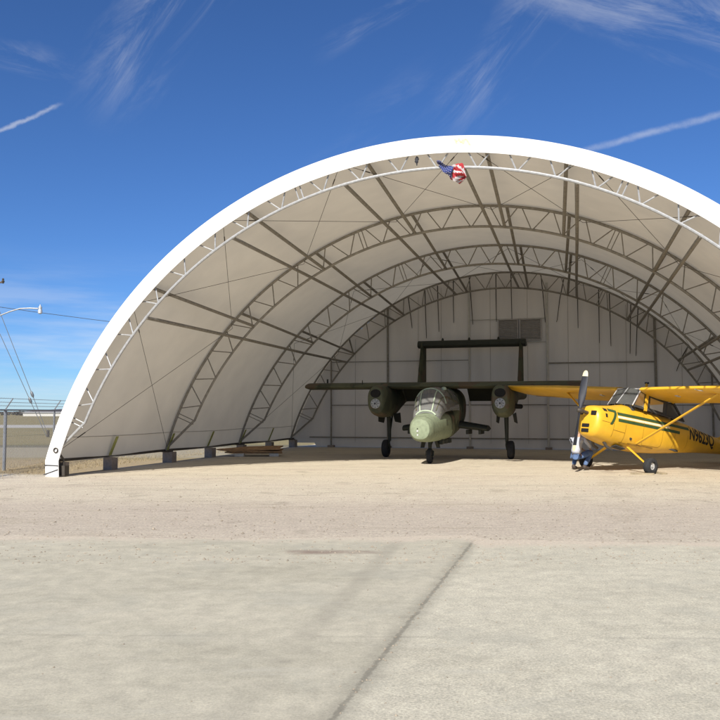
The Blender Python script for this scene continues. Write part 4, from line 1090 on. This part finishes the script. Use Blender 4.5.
def wdot(vec):
    q = N.new('ShaderNodeVectorMath'); q.operation = 'DOT_PRODUCT'; L.new(DIR, q.inputs[0]); q.inputs[1].default_value = vec; return q.outputs['Value']
def wnoise(sc, det=5, rough=.6, stretch=(1,1,1)):
    mp = N.new('ShaderNodeMapping'); mp.inputs['Scale'].default_value = stretch; L.new(DIR, mp.inputs['Vector'])
    n = N.new('ShaderNodeTexNoise'); n.inputs['Scale'].default_value = sc; n.inputs['Detail'].default_value = det; n.inputs['Roughness'].default_value = rough
    L.new(mp.outputs['Vector'], n.inputs['Vector']); return n.outputs['Fac']
def streak(p0, p1, width, jit, jscale, fade=.2, fib=0, lo=.42, hi=.70):
    """a cloud streak along the great circle between two sky directions"""
    a, b = ray(*p0).normalized(), ray(*p1).normalized()
    nrm = a.cross(b).normalized(); t = (b-a).normalized(); ln = (b-a).length; mid = (a+b).normalized()
    d = wm('ABSOLUTE', wm('ADD', wdot(nrm), wm('MULTIPLY', wm('SUBTRACT', wnoise(jscale, 4, .65), .5), jit)))
    al = wdot(t); m0 = mid.dot(t)
    core = wr(d, width, 0)
    if fib:      # cirrus fibres drawn out along the streak
        cx = N.new('ShaderNodeCombineXYZ'); L.new(wm('MULTIPLY', wdot(nrm), fib), cx.inputs[0]); L.new(wm('MULTIPLY', wdot(t), fib*.22), cx.inputs[1])
        nn = N.new('ShaderNodeTexNoise'); nn.inputs['Scale'].default_value = 1; nn.inputs['Detail'].default_value = 9; nn.inputs['Roughness'].default_value = .68; nn.inputs['Distortion'].default_value = .7
        L.new(cx.outputs[0], nn.inputs['Vector'])
        core = wm('MULTIPLY', wm('POWER', core, .6), wr(nn.outputs['Fac'], lo, hi))
    return wm('MULTIPLY', core, wm('MULTIPLY', wr(al, m0-ln/2-fade*ln*.3, m0-ln/2+fade*ln), wr(al, m0+ln/2+fade*ln*.3, m0+ln/2-fade*ln)))
wisp = wnoise(6.5, 9, .72); fine = wnoise(22, 6, .7)
terms = [
    wm('MULTIPLY', wm('MULTIPLY', streak((-40,148), (62,104), .0034, .008, 45, .12), wr(fine, .25, .6, .4, 1)), .40),
    wm('MULTIPLY', wm('MULTIPLY', streak((575,153), (900,66), .0058, .006, 45, .08), wr(fine, .3, .65, .35, 1)), .30),
    wm('MULTIPLY', streak((90,110), (215,-60), .050, .05, 7, .35, 22), .24),
    wm('MULTIPLY', streak((440,130), (600,-60), .045, .06, 7, .3, 20, .44, .72), .22),
    wm('MULTIPLY', streak((500,-30), (900,90), .042, .05, 8, .2, 20, .40, .68), .30),
    wm('MULTIPLY', streak((-90,35), (80,80), .026, .04, 9, .4, 26), .18),
    wm('MULTIPLY', streak((320,52), (440,-10), .015, .02, 12, .4, 34), .14),
    wm('MULTIPLY', streak((300,200), (480,60), .05, .05, 7, .4, 18, .46, .76), .09),
]
sz = N.new('ShaderNodeSeparateXYZ'); L.new(DIR, sz.inputs[0]); ZD = sz.outputs['Z']
low = wm('MULTIPLY', wm('MULTIPLY', wr(ZD, .0, .03, .4, 1), wr(ZD, .20, .07)), wr(wnoise(3.2, 5, .6, (1,1,9)), .38, .66))
terms.append(wm('MULTIPLY', low, .36))
tot = terms[0]
for t in terms[1:]: tot = wm('ADD', tot, t, True)
mx = N.new('ShaderNodeMix'); mx.data_type = 'RGBA'; mx.inputs['B'].default_value = (8.0,8.2,8.6,1)
tint = N.new('ShaderNodeMix'); tint.data_type = 'RGBA'; tint.blend_type = 'MULTIPLY'; tint.inputs['Factor'].default_value = 1; tint.inputs['B'].default_value = (.52,.77,1.10,1)
L.new(sky.outputs['Color'], tint.inputs['A'])
L.new(tot, mx.inputs['Factor']); L.new(tint.outputs['Result'], mx.inputs['A']); L.new(mx.outputs['Result'], bgn.inputs['Color'])

# ------------------------------------------------------------------ render settings
SC.render.engine = 'CYCLES'
SC.view_settings.view_transform = 'Standard'; SC.view_settings.look = 'None'; SC.view_settings.gamma = 1; SC.view_settings.exposure = .8
SC.view_settings.use_curve_mapping = False
SC.cycles.use_denoising = True
SC.cycles.max_bounces = 8; SC.cycles.diffuse_bounces = 5; SC.cycles.transparent_max_bounces = 16
SC.cycles.caustics_reflective = False; SC.cycles.caustics_refractive = False
SC.render.resolution_x = 1024; SC.render.resolution_y = 1024
